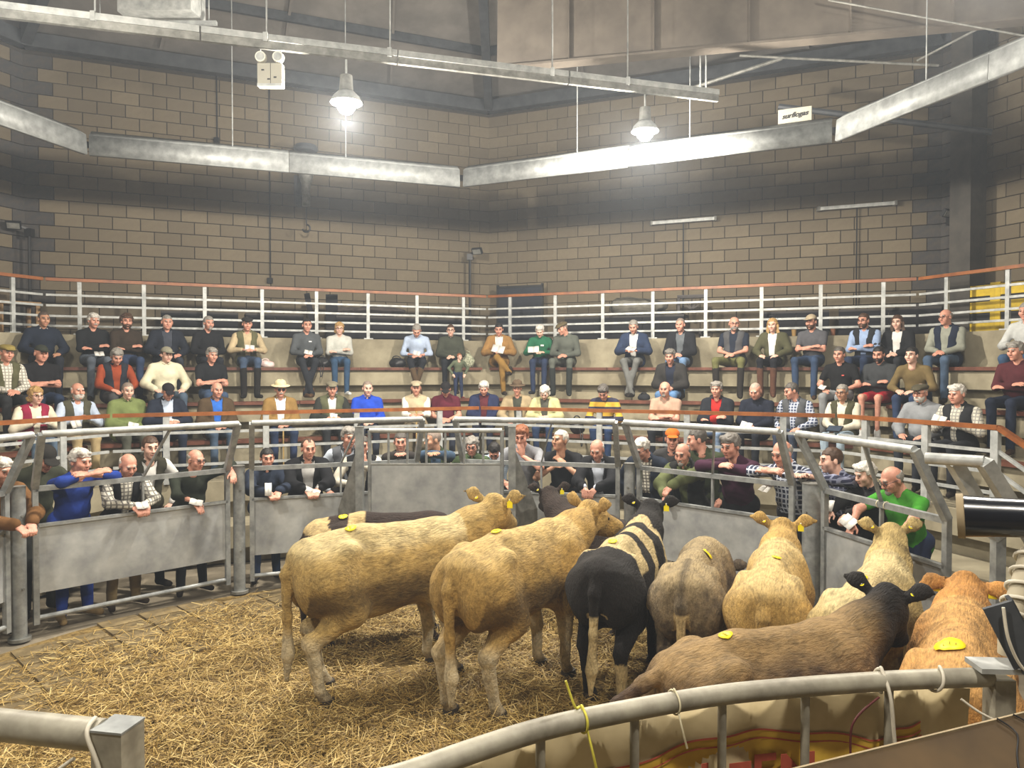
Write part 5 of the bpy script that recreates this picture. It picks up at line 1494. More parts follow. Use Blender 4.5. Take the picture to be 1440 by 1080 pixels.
def cow(label, rump, heading, coat, scale=1.0, neck=(.42, .0, .16), hyaw=0.0, hpitch=-20, hind=(0.0, 0.0), fore=(0.0, 0.0), tail=0.0, tail_lift=0.0, fat=1.0,
        sticker=(-.42, .04), sticker_size=(.046, .038), tags=(True, True), dark_muzzle=False, poll_hair=True, droop=0.0, switch=None, white_patch=None, tagside=None, tail_pts=None):
    """animal facing local +X; rump = ground point under the hip, heading in degrees from +X"""
    f = Field(0.10)
    w = fat
    # trunk
    f.ell((-.02, 0, .925), (.66, .272*w, .325)); f.ell((-.46, 0, 1.01), (.33, .240*w, .255)); f.ell((.40, 0, .93), (.33, .238*w, .34))
    f.cone((-.66, 0, 1.16), (-.25, 0, 1.21), .085, .09); f.cone((-.25, 0, 1.21), (.40, 0, 1.20), .09, .085)
    for s in (-1, 1):
        f.ell((-.45, s*.195*w, 1.165), (.11, .075, .075), k=.07); f.ell((-.66, s*.13*w, .93), (.16, .135, .25)); f.ell((-.72, s*.075, 1.10), (.075, .055, .09))
        # hind leg: thigh, gaskin, shank, pastern
        hx = hind[0 if s < 0 else 1]
        st = (-.40 + hx*.45, s*.19*w, .70); hk = (-.70 + hx*.8, s*.165, .495); ft = (-.63 + hx, s*.165, .13)
        f.cone((-.56, s*.16*w, .96), st, .19, .125); f.cone(st, hk, .118, .062, k=.06); f.cone(hk, ft, .056, .042, k=.03)
        f.cone(ft, (ft[0]+.045, ft[1], .05), .044, .050, k=.02); f.ell((hk[0]-.025, hk[1], hk[2]+.03), (.045, .035, .06), k=.04)
        # fore leg
        fx = fore[0 if s < 0 else 1]
        eb = (.36 + fx*.2, s*.18*w, .68); kn = (.43 + fx*.7, s*.155, .38); ff = (.42 + fx, s*.155, .12)
        f.ell((.44, s*.17*w, .92), (.17, .10, .26)); f.cone((.44, s*.17*w, .85), eb, .14, .105); f.cone(eb, kn, .092, .058, k=.05); f.cone(kn, ff, .052, .041, k=.03)
        f.cone(ff, (ff[0]+.045, ff[1], .05), .043, .050, k=.02)
    f.cone((.62, 0, .72), (.55, 0, .95), .11, .2)                       # brisket
    f.ell((-.22, 0, .64), (.2, .12, .07)); 
    # neck and head
    P = np.array([.52 + neck[0], neck[1], 1.14 + neck[2]])              # poll
    f.cone((.50, 0, 1.05), (.5*.52+.5*P[0], P[1]*.5, (1.05+P[2])/2 - .03), .225*w, .165); f.cone((.5*.52+.5*P[0], P[1]*.5, (1.05+P[2])/2 - .03), P + np.array([-.02, 0, -.09]), .165, .125)
    hy, hp = math.radians(hyaw), math.radians(hpitch)
    D = np.array([math.cos(hp)*math.cos(hy), math.cos(hp)*math.sin(hy), math.sin(hp)]); S = np.array([-math.sin(hy), math.cos(hy), 0]); U = np.cross(D, S)
    H = lambda a, b, c: P + D*a + S*b + U*c
    f.ell(H(.06, 0, -.05), (.165, .118, .13), np.stack([D, S, U], 1), k=.06)
    f.cone(H(.10, 0, -.06), H(.36, 0, -.075), .105, .072, k=.05); f.ell(H(.385, 0, -.08), (.055, .075, .062), np.stack([D, S, U], 1), k=.03)
    f.cone(H(.12, 0, -.13), H(.33, 0, -.135), .07, .045, k=.04)
    f.ell(H(-.01, 0, .045), (.075, .075, .05), np.stack([D, S, U], 1), k=.05)
    ears = []
    for s in (-1, 1):
        e0 = H(.02, s*.09, .01); e1 = H(-.035, s*.205, .075 - droop*1.6); e2 = H(-.03, s*.295, .085 - droop*3)
        f.cone(e0, e1, .032, .064, (tuple(D*.9 + U*.2), 2.6), k=.02); f.cone(e1, e2, .064, .020, (tuple(D*.9 + U*.2), 2.6), k=.02)
        ears.append((e0, e1, e2, s))
        f.ell(H(.155, s*.088, -.035), (.03, .018, .022), np.stack([D, S, U], 1), k=.015)
    # tail
    tb = np.array([-.77, 0, 1.14])
    t1 = np.array([-.845, tail*.15, 1.0 + tail_lift*.1]); t2 = np.array([-.84 - tail_lift*.3, tail*.5, .68 + tail_lift*.12]); t3 = np.array([-.83 - tail_lift*.55, tail, .38 + tail_lift*.2]); t4 = t3 + np.array([-.01 - tail_lift*.25, tail*.25, -.19 + tail_lift*.08])
    if tail_pts: t1, t2, t3, t4 = [np.array(q, float) for q in tail_pts]
    f.cone((-.70, 0, 1.18), tb, .055, .045, k=.06); f.chain([tb, t1, t2, t3, t4], [.052, .043, .033, .046, .018], k=.03)
    rs = .0205
    lump = lambda X, Y, Z: .010*(vnoise(np.stack([X, Y, Z], -1) + 9, 9, 4) - .5) + .007*(vnoise(np.stack([X*.6, Y, Z], -1) + 9, 30, 6) - .5)
    f.cuts.append(lambda X, Y, Z: Z - .004)
    V, Q = f.mesh(rs, lump)
    me = mesh_np('bullock', V*scale, Q, True)
    col = coat(V)
    # dirt on the lower legs and tail tip belongs to the animal
    nz = vnoise(V + 4, 14, 7)
    me_attr = me.color_attributes.new('coat', 'FLOAT_COLOR', 'POINT')
    me_attr.data.foreach_set('color', np.concatenate([np.clip(col, 0, 1), np.ones((len(V), 1))], 1).astype(np.float32).ravel())
    me.materials.append(M_COAT)
    o = bpy.data.objects.new('bullock', me); COL.objects.link(o)
    h = math.radians(heading)
    hip = Vector((-.46*scale, 0, 0))
    hip.rotate(Euler((0, 0, h)))
    o.location = (rump[0] - hip.x, rump[1] - hip.y, 0); o.rotation_euler = (0, 0, h)
    tag(o, label, 'cow', 'cattle in the ring')
    sc = scale
    def kid(name, mb, m, sharp=40): return link(name, mesh_np(name, np.array(mb.v)*sc, mb.f, True, sharp), m, o)
    for s in (-1, 1):       # hooves
        for bx in (-.63 + hind[0 if s < 0 else 1], .42 + fore[0 if s < 0 else 1]):
            y = s*(.165 if bx < 0 else .155)
            mb = MB(); mb.lathe((bx + .052, y, 0), [(.0, .002), (.068, .002), (.066, .02), (.057, .062), (.0, .064)], 14); kid('hoof', mb, M_HOOF)
    # nose pad and eyes
    R = Matrix([[D[i], S[i], U[i]] for i in range(3)])
    mb = MB(); c = H(.418, 0, -.075)
    F2 = Field(.01); F2.ell(c, (.026, .052, .040), np.stack([D, S, U], 1)); v, q = F2.mesh(.013); link('nose', mesh_np('nose', v*sc, q, True), M_MUZ_D if dark_muzzle else M_MUZ, o)
    for s in (-1, 1):
        F2 = Field(.01); F2.ell(H(.16, s*.100, -.030), (.020, .012, .016), np.stack([D, S, U], 1)); v, q = F2.mesh(.006); link('eye', mesh_np('eye', v*sc, q, True), M_EYE, o)
    # yellow ear tags, on the hind face of the ear
    for (e0, e1, e2, s), on in zip(ears, tags):
        if not on: continue
        p = (e0*.35 + e1*.65) - D*.026 + np.array([0, 0, -.012])
        big = (tagside is None and s < 0) or tagside == s or tagside == 2
        ysz, zsz = (.034, .044) if big else (.016, .016)
        if big:
            mb = MB(); pts = [(-.5, -1), (.5, -1), (.5, .15), (.2, .45), (.2, .9), (-.2, .9), (-.2, .45), (-.5, .15)]
            mb.poly_prism([Vector(p + S*(a*.052) + np.array([0, 0, 1.0])*(b*.042 - .03)) for a, b in pts], Vector(-D*.006))
        else:
            mb = MB(); mb.lathe(Vector(p), [(.0, .0), (.017, .0), (.017, .006), (.0, .006)], 12, M=Matrix([[S[i], U[i], -D[i]] for i in range(3)]))
        t = kid('ear_tag', mb, M_YELLOW)
        mb = MB(); mb.lathe(Vector(p - D*.007), [(.0, .0), (.006, .0), (.006, .003), (.0, .003)], 10, M=Matrix([[S[i], U[i], -D[i]] for i in range(3)]))
        c2 = link('tag_button', mesh_np('tag_button', np.array(mb.v)*sc, mb.f, True, 40), M_WHITE, t)
    # round lot sticker laid on the coat
    if sticker:
        tree = None
        sx, sy = sticker
        near = V[(np.abs(V[:, 0]-sx) < .02) & (np.abs(V[:, 1]-sy) < .02)]
        rw, rl = sticker_size
        VV = []; n = 18
        for ring in (1.0, .5):
            for i in range(n):
                a = 2*math.pi*i/n; VV.append((sx + rw*ring*math.cos(a), sy + rl*ring*math.sin(a)))
        VV.append((sx, sy))
        out = []
        top = V[V[:, 2] > .85]
        for (x, y) in VV:
            d2 = (top[:, 0]-x)**2 + (top[:, 1]-y)**2
            idx = np.argsort(d2)[:6]; out.append((x, y, top[idx, 2].max() + .008))
        F3 = [(i, (i+1) % n, n+(i+1) % n, n+i) for i in range(n)] + [(n+i, n+(i+1) % n, 2*n) for i in range(n)]
        st = link('lot_sticker', mesh_np('lot_sticker', np.array(out)*sc, F3, True), M_YELLOW, o)
        mod = st.modifiers.new('thick', 'SOLIDIFY'); mod.thickness = .002
        mb = MB()         # printed marks: three short dark strokes
        for j in (-1, 0, 1):
            k2 = np.argsort((top[:, 0]-(sx))**2 + (top[:, 1]-(sy+j*rl*.38))**2)[:6]
            mb.box((sx, sy + j*rl*.38, top[k2, 2].max() + .0100), (rw*.55, .006, .001))
        link('print', mesh_np('print', np.array(mb.v)*sc, mb.f, False), mat('print_ink', '#8a7a14', .6), st)
    return o

# coats: functions of the animal's own coordinates
def C(h): return np.array(lin(h))
def blond(base='#b6995c', deep='#7f5c2c', pale='#dacb9c', legs='#d3c6a6', seed=0, side='#5a4521'):
    base, deep, pale, legs, side = C(base), C(deep), C(pale), C(legs), C(side)
    def fn(V):
        n1 = vnoise(V + 10 + seed, 3.0, seed+1); n2 = vnoise(V + 10 + seed, 11.0, seed+2)
        c = np.tile(base, (len(V), 1))
        c = mixc(c, pale, sstep(V[:, 2] + .10*(n1-.5), 1.08, 1.24)*.55*(V[:, 0] < .6))  # back coloured paler, overhead light put into the coat
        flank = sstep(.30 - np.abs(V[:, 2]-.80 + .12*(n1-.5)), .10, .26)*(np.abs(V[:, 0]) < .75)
        c = mixc(c, side, np.clip(flank*.85 + .3*(n2-.5), 0, .9))  # flank shade painted into the coat together with mud
        c = mixc(c, legs, sstep(.60 - V[:, 2] + .12*(n1-.5), 0, .15)*.8)
        c = mixc(c, C('#6a5a44'), sstep(.16 - V[:, 2] + .1*(n2-.5), 0, .1)*.6)
        return c
    return fn
def patched(dark, white, fn_mask, seed=0):
    dark, white = C(dark), C(white)
    def fn(V):
        n = vnoise(V + 20 + seed, 7.0, seed+3)
        m = fn_mask(V, .12*(n-.5))
        c = mixc(np.tile(dark, (len(V), 1)), white, m)
        return c
    return fn
def roan(a, b, top, seed=0, headc=None):
    a, b, top = C(a), C(b), C(top)
    def fn(V):
        n1 = vnoise(V + 30 + seed, 4.0, seed+1); n2 = vnoise(V*np.array([.6, 1.4, .9]) + 30 + seed, 26.0, seed+2)
        c = mixc(np.tile(a, (len(V), 1)), b, np.clip((n1-.5)*1.6 + (n2-.5)*1.4 + .45, 0, 1))
        c = mixc(c, top, sstep(V[:, 2] + .12*(n1-.5), 1.06, 1.26)*.75)
        if headc is not None: c = mixc(c, C(headc), sstep(V[:, 0] + .2*(n1-.5), .50, .85))
        return c
    return fn
cow('tall blond bullock standing broadside with flanks coloured darker for mud and shade', (-1.40, 5.86), 33, blond(), 1.02, neck=(.44, -.04, .22), hyaw=32, hpitch=-24, hind=(-.02, .10), fore=(.05, -.02), tail=.02, sticker=(-.36, -.05), fat=.96)
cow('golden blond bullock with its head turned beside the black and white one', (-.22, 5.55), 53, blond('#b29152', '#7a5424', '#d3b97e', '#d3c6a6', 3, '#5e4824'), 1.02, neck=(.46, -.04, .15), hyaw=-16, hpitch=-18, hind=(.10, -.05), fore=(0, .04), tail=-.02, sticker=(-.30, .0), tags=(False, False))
def bw(V, n):
    a = V[:, 0] + n + .25*np.abs(V[:, 1])
    top = V[:, 2] + n*1.4
    body = ((a > -.42) & (a < -.02) & (top > .99)) | ((a > .18) & (a < .34) & (top > .90)) | ((a > .54) & (a < .66) & (top > .85))
    legs = (V[:, 2] < .42) & (V[:, 0] < 0) & (V[:, 1] < 0)
    sw = (V[:, 0] < -.775) & (V[:, 2] < .82) & (np.abs(V[:, 1]) < .08)
    bell = (V[:, 2] + n < .62) & (V[:, 0] > -.35) & (V[:, 0] < .3)
    return (body | legs | sw | bell).astype(float)*.97
cow('black and white banded bullock with a black head', (.76, 5.76), 66, patched('#16110e', '#cdb887', bw), .94, neck=(.46, 0, .22), hyaw=6, hpitch=-26, hind=(.0, .12), tail=.03, sticker=(-.36, .0), dark_muzzle=True, fat=.94)
def grey_fn(V):
    base = roan('#4d4032', '#8a795c', '#ae9a72', 5)(V)
    tailm = (V[:, 0] < -.775) & (V[:, 2] < .95) & (np.abs(V[:, 1]) < .07)
    spine = sstep(.05 - np.abs(V[:, 1]), 0, .04)*(V[:, 0] < -.45)*(V[:, 2] > .95)
    base = mixc(base, C('#2a211a'), spine*.6)
    return mixc(base, C('#c2a977'), tailm.astype(float)*.9)
cow('grey roan bullock seen from behind with a cream tail', (1.34, 5.56), 67, grey_fn, .90, neck=(.40, -.05, -.28), hyaw=-10, hpitch=-45, tail=.0, sticker=(-.10, -.10), fat=.90, hind=(0, .03), tags=(False, False))
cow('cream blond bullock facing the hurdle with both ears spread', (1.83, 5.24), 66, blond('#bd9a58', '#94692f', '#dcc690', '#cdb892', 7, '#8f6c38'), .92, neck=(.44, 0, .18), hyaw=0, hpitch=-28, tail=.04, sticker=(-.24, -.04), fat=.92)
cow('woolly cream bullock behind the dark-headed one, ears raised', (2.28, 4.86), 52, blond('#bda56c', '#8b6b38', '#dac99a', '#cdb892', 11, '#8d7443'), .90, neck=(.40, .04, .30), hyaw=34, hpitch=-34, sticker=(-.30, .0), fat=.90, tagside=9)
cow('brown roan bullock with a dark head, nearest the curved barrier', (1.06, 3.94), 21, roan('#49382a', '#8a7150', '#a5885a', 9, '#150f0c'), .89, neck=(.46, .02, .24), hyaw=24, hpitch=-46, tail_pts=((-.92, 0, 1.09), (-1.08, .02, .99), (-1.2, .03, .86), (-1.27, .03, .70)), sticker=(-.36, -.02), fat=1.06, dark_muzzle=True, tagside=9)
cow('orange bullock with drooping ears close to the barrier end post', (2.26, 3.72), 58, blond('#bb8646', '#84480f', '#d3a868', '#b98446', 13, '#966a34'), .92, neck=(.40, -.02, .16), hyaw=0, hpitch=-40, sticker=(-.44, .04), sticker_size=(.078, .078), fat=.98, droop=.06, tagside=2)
def brn(V, n):
    a = V[:, 0] + n
    m = ((a > -.40) & (a < -.22) & (V[:, 2] > .8)) | ((a < -.55) & (V[:, 2] > 1.13))
    return m.astype(float)
cow('dark brown bullock with a cream hip patch behind the tall blond one', (-1.62, 7.0), 9, patched('#2c1d15', '#c4ab78', brn, 2), .94, neck=(.40, 0, -.20), hyaw=25, hpitch=-45, sticker=(-.44, -.07), dark_muzzle=True, tags=(False, False))
def brn2(V, n):
    a = V[:, 0] + n
    return ((a > .05) & (a < .32) & (V[:, 2] > 1.13)).astype(float)*.9
cow('small dark brown bullock looking away over the golden one', (1.06, 7.28), 122, patched('#2c1f17', '#c2aa7a', brn2, 4), .86, neck=(.42, 0, .26), hyaw=-22, hpitch=-24, sticker=None, dark_muzzle=True)

# ================================================================== things on the walkway behind the railing
WZ = 2.86
M_TABLE = mat('table_dark', '#2a2522', 0.6, 0, scale=4, var=0.3)
M_DRAPE = mat('dark_drape', '#1b1b20', 0.9, 0, scale=6, var=0.35)
def walk_table(x0, x1, label, r=10.62, top=3.60, drape=True):
    a, b = on_oct(x0, r), on_oct(x1, r)
    d = (b-a).normalized(); rz = math.atan2(d.y, d.x); L = (b-a).length; c = (a+b)/2
    root = empty('trestle_table', (c.x, c.y, WZ)); tag(root, label, 'table', 'tables behind the railing')
    part('tabletop', M_TABLE, root, 'box', (c.x, c.y, top), (L, 0.55, 0.04), rz)
    n = V3(-d.y, d.x)
    for t in (0.04, 0.96):
        for s in (-1, 1):
            q = a.lerp(b, t) + n*(s*0.22); part('leg', M_TABLE, root, 'box', (q.x, q.y, (WZ+top)/2), (0.05, 0.05, top-WZ-0.04), rz)
    if drape:
        s = -1 if (OC - c).dot(n) < 0 else 1
        q = c + n*(s*0.285)
        k = max(2, int(L/0.6))
        for i in range(k):
            t = (i+0.5)/k; qq = a.lerp(b, t) + n*(s*(0.285 + 0.008*(i % 2)))
            part('drape', M_DRAPE, root, 'box', (qq.x, qq.y, (WZ+top)/2 + 0.01), (L/k*0.99, 0.012, top-WZ-0.06), rz)
walk_table(228, 335, 'dark draped table behind the railing above the black jumper man')
walk_table(345, 425, 'dark draped table behind the railing left of the leaning boards')
walk_table(470, 655, 'long dark draped table behind the railing above the fair-haired woman')
walk_table(800, 965, 'dark draped table behind the railing holding the rolled grey sheet')
walk_table(1075, 1165, 'dark draped table behind the railing above the blond woman')
walk_table(1180, 1322, 'dark draped table behind the railing above the black gilet man')

def heap(px, r, z, size, m, name, label, cat, seed=1, amp=.05):
    p = on_oct(px, r); f = Field(.06); g = random.Random(seed)
    for i in range(5):
        f.ell((g.uniform(-.5, .5)*size[0], g.uniform(-.25, .25)*size[1], size[2]*(.3+.25*g.random())), (size[0]*.35, size[1]*.45, size[2]*g.uniform(.3, .5)))
    f.cuts.append(lambda X, Y, Z: Z - .002)
    v, q = f.mesh(max(.02, size[0]/28), lambda X, Y, Z: amp*(vnoise(np.stack([X, Y, Z], -1)+2, 14, seed)-.5))
    o = link(name, mesh_np(name, v, q, True), m); o.location = (p.x, p.y, z)
    d = OC - p; o.rotation_euler = (0, 0, math.atan2(d.x, -d.y))
    tag(o, label, cat); return o
heap(895, 10.5, 3.622, (.85, .4, .38), mat('grey_tarp', '#6d6a60', .9, 0, scale=8, var=.4, bmp=.5, bscale=18), 'grey_sheet', 'crumpled grey sheet heaped on the table above the navy jacket man', 'sheet', 3)
heap(520, 10.5, 3.622, (.9, .4, .22), mat('brown_cover', '#4a4340', .9, 0, scale=8, var=.4), 'brown_cover', 'low brown cover lying on the long dark table', 'cover', 5)
for (px, w, lean, lb) in ((449, .10, -.16, 'narrow dark board leaning against the railing'), (467, .22, 0.0, 'wide dark upright board beside the leaning one')):
    p = on_oct(px, 10.4)
    root = empty('tall_board', (p.x, p.y, WZ)); tag(root, lb, 'board')
    d = V3(math.cos(.45), math.sin(.45))
    part('board', M_DRAPE, root, 'beam', V3(p.x, p.y, WZ), V3(p.x, p.y, 4.02) + d*lean*1.4, w, 0.03, (0, 1, 0))
    part('batten', M_TABLE, root, 'beam', V3(p.x, p.y-.02, WZ+.5), V3(p.x, p.y-.02, WZ+.54) + d*lean*.1, w*.9, 0.02, (0, 1, 0))
# dark door-like board by the middle corner
p = on_oct(731, 10.85); rz = math.radians(-22.5)
root = empty('dark_screen', (p.x, p.y, WZ)); tag(root, 'dark blue-black display screen standing right of the block corner', 'screen')
part('panel', mat('navy_board', '#1a1f2a', .7, 0, scale=4, var=.3), root, 'box', (p.x, p.y, 3.65), (0.98, 0.04, 1.3), rz)
for s in (-1, 1):
    q = p + V3(math.cos(rz), math.sin(rz))*(s*.5); part('side_frame', M_BLACK, root, 'box', (q.x, q.y, 3.62), (0.04, 0.06, 1.5), rz)
part('top_frame', M_BLACK, root, 'box', (p.x, p.y, 4.32), (1.04, 0.06, 0.04), rz)
part('foot', M_BLACK, root, 'box', (p.x, p.y, WZ+.02), (1.0, 0.3, 0.04), rz)
# fan-back chair
p = on_oct(970, 10.35); rz = math.radians(-22.5); u = V3(math.cos(rz), math.sin(rz)); n = V3(-u.y, u.x)
M_CHAIR = mat('dark_chair', '#2a211b', .5)
root = empty('fan_chair', (p.x, p.y, WZ)); tag(root, 'dark fan-back chair behind the railing above the black jacket man', 'chair')
part('seat', M_CHAIR, root, 'box', (p.x, p.y, WZ+.45), (.5, .45, .05), rz)
for su in (-1, 1):
    for sn in (-1, 1):
        q = p + u*(su*.21) + n*(sn*.19); part('leg', M_CHAIR, root, 'box', (q.x, q.y, WZ+.215), (.04, .04, .43), rz)
    q = p + u*(su*.24) + n*.2; part('back_post', M_CHAIR, root, 'box', (q.x, q.y, WZ+.78), (.045, .04, .62), rz)
q = p + n*.2; part('top_rail', M_CHAIR, root, 'box', (q.x, q.y, WZ+1.1), (.54, .04, .06), rz)
for i in range(7):
    a = math.radians(-66 + 22*i); e = q + u*(.18*math.sin(a)) + V3(0, 0, WZ+.88+.17*math.cos(a)) ; part('spoke', M_CHAIR, root, 'beam', V3(q.x, q.y, WZ+.86), V3(e.x, e.y, e.z), .022, .018)
# wooden stool frame far left, yellow barriers far right
M_PINE = mat('pine', '#8a6a3f', .6, 0, scale=8, var=.3)
p = on_oct(22, 10.5)
root = empty('wooden_table', (p.x, p.y, WZ)); tag(root, 'small pine table behind the railing at the far left corner', 'table')
part('tabletop', M_PINE, root, 'box', (p.x, p.y, 3.66), (.6, .5, .05), .9)
for sx in (-1, 1):
    for sy in (-1, 1):
        q = Matrix.Rotation(.9, 3, 'Z') @ Vector((sx*.26, sy*.2, 0)); part('leg', M_PINE, root, 'box', (p.x+q.x, p.y+q.y, 3.25), (.06, .06, .78), .9)
M_YB = mat('yellow_barrier', '#c9ab1c', .55, 0, scale=4, col2='#9c8310')
for i, (x0, x1, lb) in enumerate(((1352, 1398, 'yellow plastic barrier beside the column'), (1402, 1456, 'yellow plastic barrier cut by the right picture edge'))):
    a, b = on_oct(x0, 10.6), on_oct(x1, 10.6); d = (b-a).normalized(); c = (a+b)/2; rz = math.atan2(d.y, d.x); L = (b-a).length
    root = empty('plastic_barrier', (c.x, c.y, WZ)); tag(root, lb, 'barrier', 'yellow barriers on the walkway')
    for z in (2.98, 3.27, 3.56, 3.82): part('cross_rail', M_YB, root, 'box', (c.x, c.y, z), (L, .06, .17), rz)
    for t in (.03, .97):
        q = a.lerp(b, t); part('stile', M_YB, root, 'box', (q.x, q.y, 3.4), (.08, .07, 1.06), rz)
    n = V3(-d.y, d.x); n = n if n.dot(OC-c) > 0 else -n
    for z in (3.12, 3.42, 3.70): part('slot', M_BLACK, root, 'box', (c.x-n.x*.01, c.y-n.y*.01, z), (L*.9, .04, .11), rz)

# ================================================================== things lying with the crowd
def seat_at(px, row, off=.10):
    r, z = TIERS[{'T': 0, 'M': 1, 'F': 2}[row]]; p = on_oct(px, r + off); return V3(p.x, p.y, z + .031)
def bag(px, row, size, m, name, label, seed, strap=False, off=.16):
    p = seat_at(px, row, off)
    root = empty(name, p.to_tuple()); tag(root, label, 'bag')
    f = Field(.05); w, d, h = size
    f.ell((0, 0, h*.42), (w/2, d/2, h*.5)); f.ell((w*.12, 0, h*.3), (w*.42, d*.5, h*.36)); f.cuts.append(lambda X, Y, Z: Z - .003)
    v, q = f.mesh(.018, lambda X, Y, Z: .03*(vnoise(np.stack([X, Y, Z], -1)+2, 16, seed)-.5))
    link('body', mesh_np('body', v, q, True), m, root)
    mb = MB(); pts = [(w*.25*math.cos(t), -d*.2, h*.8 + h*.25*math.sin(t)) for t in [i*math.pi/8 for i in range(9)]]
    mb.tube([Vector(x) for x in pts], .010, 6); link('handle', mesh_np('handle', np.array(mb.v), mb.f, True), m, root)
    if strap:
        mb = MB(); mb.tube(smooth_pts([(w*.1, -d*.3, h*.5), (w*.18, -d*.8-.12, .03), (w*.2, -d-.15, -.16), (w*.3, -d-.14, -.12), (w*.35, -d*.7-.1, .05)], 5), .008, 6)
        link('strap', mesh_np('strap', np.array(mb.v), mb.f, True), m, root)
    return root
bag(453, 'T', (.26, .16, .2), M_BLACK, 'handbag', 'black handbag with a trailing strap beside the fair-haired woman', 2, True)
bag(558, 'T', (.3, .2, .2), M_BLACK, 'rucksack', 'black rucksack on the top bench beside the light blue shirt man', 3)
bag(657, 'T', (.24, .16, .3), mat('leafy_bag', '#b9bba0', .8, 0, scale=40, col2='#3c4230'), 'shopping_bag', 'green and white patterned bag beside the woman in dark olive', 4)
bag(374, 'T', (.24, .16, .14), mat('carrier', '#d9d3cc', .6, 0, scale=14, col2='#c49a98'), 'carrier_bag', 'crumpled white carrier bag beside the olive gilet man', 5)
bag(811, 'F', (.22, .18, .28), M_BLACK, 'rucksack', 'black rucksack on the third terrace beside the hooped shirt man', 6, True)
bag(905, 'M', (.2, .15, .12), M_DARK, 'cap_bundle', 'small dark bundle on the second bench beside the lone dark jacket man', 7)
def cup(p, label, col='#b9995c'):
    root = empty('paper_cup', p.to_tuple()); tag(root, label, 'cup', 'paper cups')
    mb = MB(); mb.lathe(p, [(0, 0), (.032, 0), (.042, .11), (.038, .11), (.03, .01)], 16); mb.build('cup', mat('cup_'+col, col, .7), root)
    mb = MB(); mb.lathe(p, [(.038, .09), (.0, .09)], 16); mb.build('drink', M_TABLE, root)
cup(seat_at(1004, 'T', .08), 'tan paper cup on the top bench beside the bald gilet man')
q = on_oct(1116, 9.93); cup(V3(q.x, q.y, 3.163), 'tan paper cup on the parapet beside the trucker cap man', '#9d7d49')
q = on_oct(1171, 9.93); cup(V3(q.x, q.y, 3.163), 'brown paper cup on the parapet near the black gilet man', '#7d4f33')

M_STICK = mat('hazel_stick', '#b79a62', .6, 0, scale=20, var=.3)
for key, lb in (('stick1', 'pale walking stick held by the man in the cream brimmed hat'), ('stick2', 'pale walking stick under the hands of the slipover man')):
    i = PEOPLE[key]; c = (i['W'][0] + i['W'][1])/2; f = i['M'].to_3x3() @ Vector((0, -1, 0)); f.normalize()
    top = c + f*.07 + Vector((0, 0, .05)); bot = Vector((top.x, top.y, 1.055)) + f*.02
    root = empty('walking_stick', bot.to_tuple()); tag(root, lb, 'stick', 'walking sticks')
    part('shaft', M_STICK, root, 'tube', [bot, top], .011, 8); part('knob', M_STICK, root, 'tube', [top, top + Vector((0, 0, .03))], .02, 8); part('ferrule', M_BLACK, root, 'tube', [bot, bot + Vector((0, 0, .03))], .013, 8)
i = PEOPLE['tablet']; c = (i['W'][0] + i['W'][1])/2
f = i['M'].to_3x3() @ Vector((0, -1, 0)); f.normalize()
R = Matrix.Rotation(i['rz'], 3, 'Z') @ Matrix.Rotation(math.radians(-62), 3, 'X')
root = empty('tablet', (c + f*.09)); tag(root, 'dark tablet on the lap of the waxed gilet man', 'tablet')
part('case', M_BLACK, root, 'box', (c + f*.09).to_tuple(), (.2, .012, .15), 0, R); part('screen', mat('tablet_screen', '#3b4655', .2), root, 'box', tuple(c + f*.09 + R @ Vector((0, -.007, 0))), (.18, .003, .13), 0, R)
# prints on clothing: parts of the wearer
def logo(key, x, z, w, h, col, fwd=.125):
    i = PEOPLE[key]; p = Vector(i['T'](x, fwd, z))*i['s']
    R = Matrix([[i['RT'][r][c] for c in range(3)] for r in range(3)])
    mb = MB(); mb.box(p, (w, .012, h), 0, R)
    link('logo', mesh_np('logo', np.array(mb.v), mb.f, False), cloth(col), i['body'])
logo('green', .05, .34, .06, .03, '#d9dcd6', .138); logo('char', .055, .36, .05, .02, '#d5d8da', .132); logo('polo', .075, .33, .035, .018, '#c45a52', .125)
i = PEOPLE['hoodie']
for t in (.15, .32, .5, .68, .86):
    p = (i['sh'][1]*(1-t) + i['el'][1]*t)*i['s'] + np.array([.052, -.02, .0])
    mb = MB(); mb.box(p, (.012, .035, .034), 0, Euler((.4, .15, 0)).to_matrix())
    link('sleeve_print', mesh_np('sleeve_print', np.array(mb.v), mb.f, False), cloth('#c9e02a'), i['body'])
i = PEOPLE['pink']

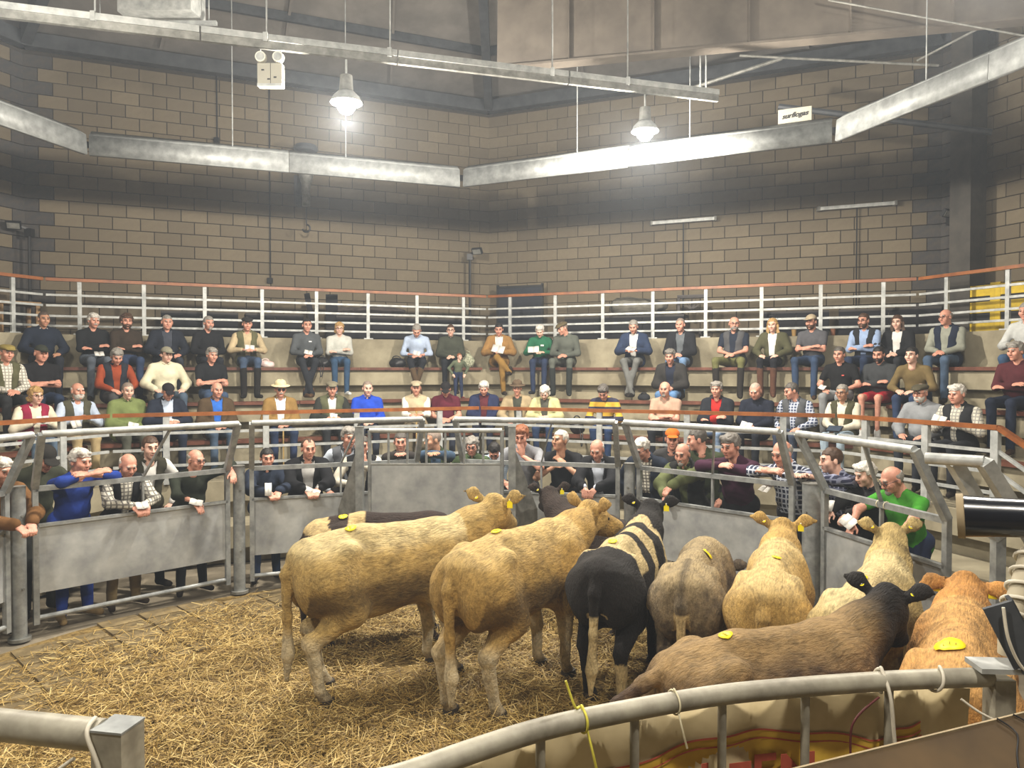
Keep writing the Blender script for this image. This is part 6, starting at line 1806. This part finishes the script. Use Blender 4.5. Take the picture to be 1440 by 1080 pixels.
# ================================================================== gear at the right of the rostrum
M_HOUS = mat('glossy_black', '#10141c', .22, 0, scale=5, var=.3, spec=.6)
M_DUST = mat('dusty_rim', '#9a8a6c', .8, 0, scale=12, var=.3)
def gear():
    c = at_y(1398, 727, 2.55); root = empty('lamp_housing', c.to_tuple()); tag(root, 'glossy black barrel-shaped lamp housing with a dusty rim', 'lamp')
    ax = Vector((1, -.60, .07)).normalized()
    q = ax.to_track_quat('Z', 'Y').to_matrix()
    a = c - ax*.105
    mb = MB(); mb.lathe(a, [(.0, .015), (.062, .012), (.075, .0), (.072, .03), (.068, .10), (.064, .22), (.060, .34), (.0, .34)], 28, M=q); mb.build('barrel', M_HOUS, root)
    mb = MB(); mb.lathe(a, [(.064, -.004), (.078, -.006), (.079, .016), (.073, .018)], 28, M=q); mb.build('rim', M_DUST, root)
    mb = MB(); mb.lathe(a, [(.062, .008), (.0, .004)], 24, M=q); mb.build('lens', M_HOUS, root)
    part('bracket', M_STEEL, root, 'beam', c + ax*.17 - Vector((0, 0, .05)), c + ax*.20 - Vector((0, 0, .34)), .03, .05)
    p = c + ax*.20
    part('stand', M_STEEL, root, 'tube', [V3(p.x, p.y, 0), V3(p.x, p.y, c.z-.3)], .025, 10)
    cord('cable', [c + ax*.10 + Vector((0, -.066, .0)), c + ax*.13 + Vector((0, -.075, -.05)), c + ax*.20 + Vector((0, -.06, -.06))], .003, M_BLACK, 'thin black lead on the side of the barrel lamp housing')
    # pipe with white flex wound round it
    p0, p1 = at_y(1452, 775, 2.5), at_y(1420, 880, 2.42)
    ro = empty('wound_pipe', p1.to_tuple()); tag(ro, 'pale pipe wound with white flex beside the ring gate', 'pipe')
    part('pipe', mat('pale_pipe', '#b7ad95', .6), ro, 'tube', [p0, p1, V3(p1.x, p1.y, 1.66)], .034, 14)
    d = (p1-p0).normalized(); s1 = d.cross(Vector((0, 1, 0))).normalized(); s2 = d.cross(s1)
    mb = MB(); mb.tube([p0.lerp(p1, t/70) + s1*(.044*math.cos(t*.45)) + s2*(.044*math.sin(t*.45)) for t in range(71)], .0062, 6); mb.build('flex', M_CABLE, ro, sharp=60)
    # angled steel plate below it
    q0, q1 = at_y(1402, 850, 2.30), at_y(1446, 935, 2.26)
    ro = empty('angle_plate', q1.to_tuple()); tag(ro, 'dark angled steel channel beneath the wound pipe', 'bracket')
    part('web', M_STEEL, ro, 'beam', q0, q1, .085, .02, (.3, 1, .2)); part('flange', M_STEEL, ro, 'beam', q0 + V3(.05, .02, .015), q1 + V3(.05, .02, .015), .012, .07, (.3, 1, .2))
    part('stay', M_STEEL, ro, 'beam', q1 - V3(0, 0, .01), V3(q1.x, q1.y, 1.66), .03, .03)
    cord('cable', [q0 + V3(0, -.03, 0), q0 + V3(.012, -.04, -.1), q0 + V3(.06, -.045, -.19), q1 + V3(.05, -.04, -.02)], .005, M_CABLE, 'white flex hanging from the angled steel channel')
    # board leaning in the near corner
    A, B = at_y(1060, 1096, 1.72), at_y(1475, 994, 1.98)
    M_BRD = mat('brown_board', '#574429', .85, 0, scale=3.5, col2='#3a2d1b', bmp=.15, bscale=20)
    ro = empty('brown_board', ((A+B)/2).to_tuple()); tag(ro, 'dusty brown board sloping in front of the banner at the barrier end', 'board')
    nrm = Vector((-.12, -.42, -.9)); mb = MB(); mb.poly_prism([A, B, B + Vector((.0, -.75, -.42)), A + Vector((.0, -.75, -.42))], (0, .006, -.012)); mb.build('sheet', M_BRD, ro)
    part('lit_edge', M_DUST, ro, 'beam', A, B, .006, .006)  # pale strip painting the light caught along the board's edge
    for (o1, sc) in ((.80, 1), (.86, .8)):
        c0 = A.lerp(B, o1); dd = Vector((0, -.75, -.42)).normalized(); e = (B-A).normalized()
        pts = [c0 + dd*(.05*sc*k) + e*(.03*math.sin(k*1.7)) + Vector((0, -.003, .006)) for k in range(5)]
        mb = MB(); mb.tube(smooth_pts(pts, 5), .0022, 5); mb.build('scribble', M_BLACK, ro)
gear()
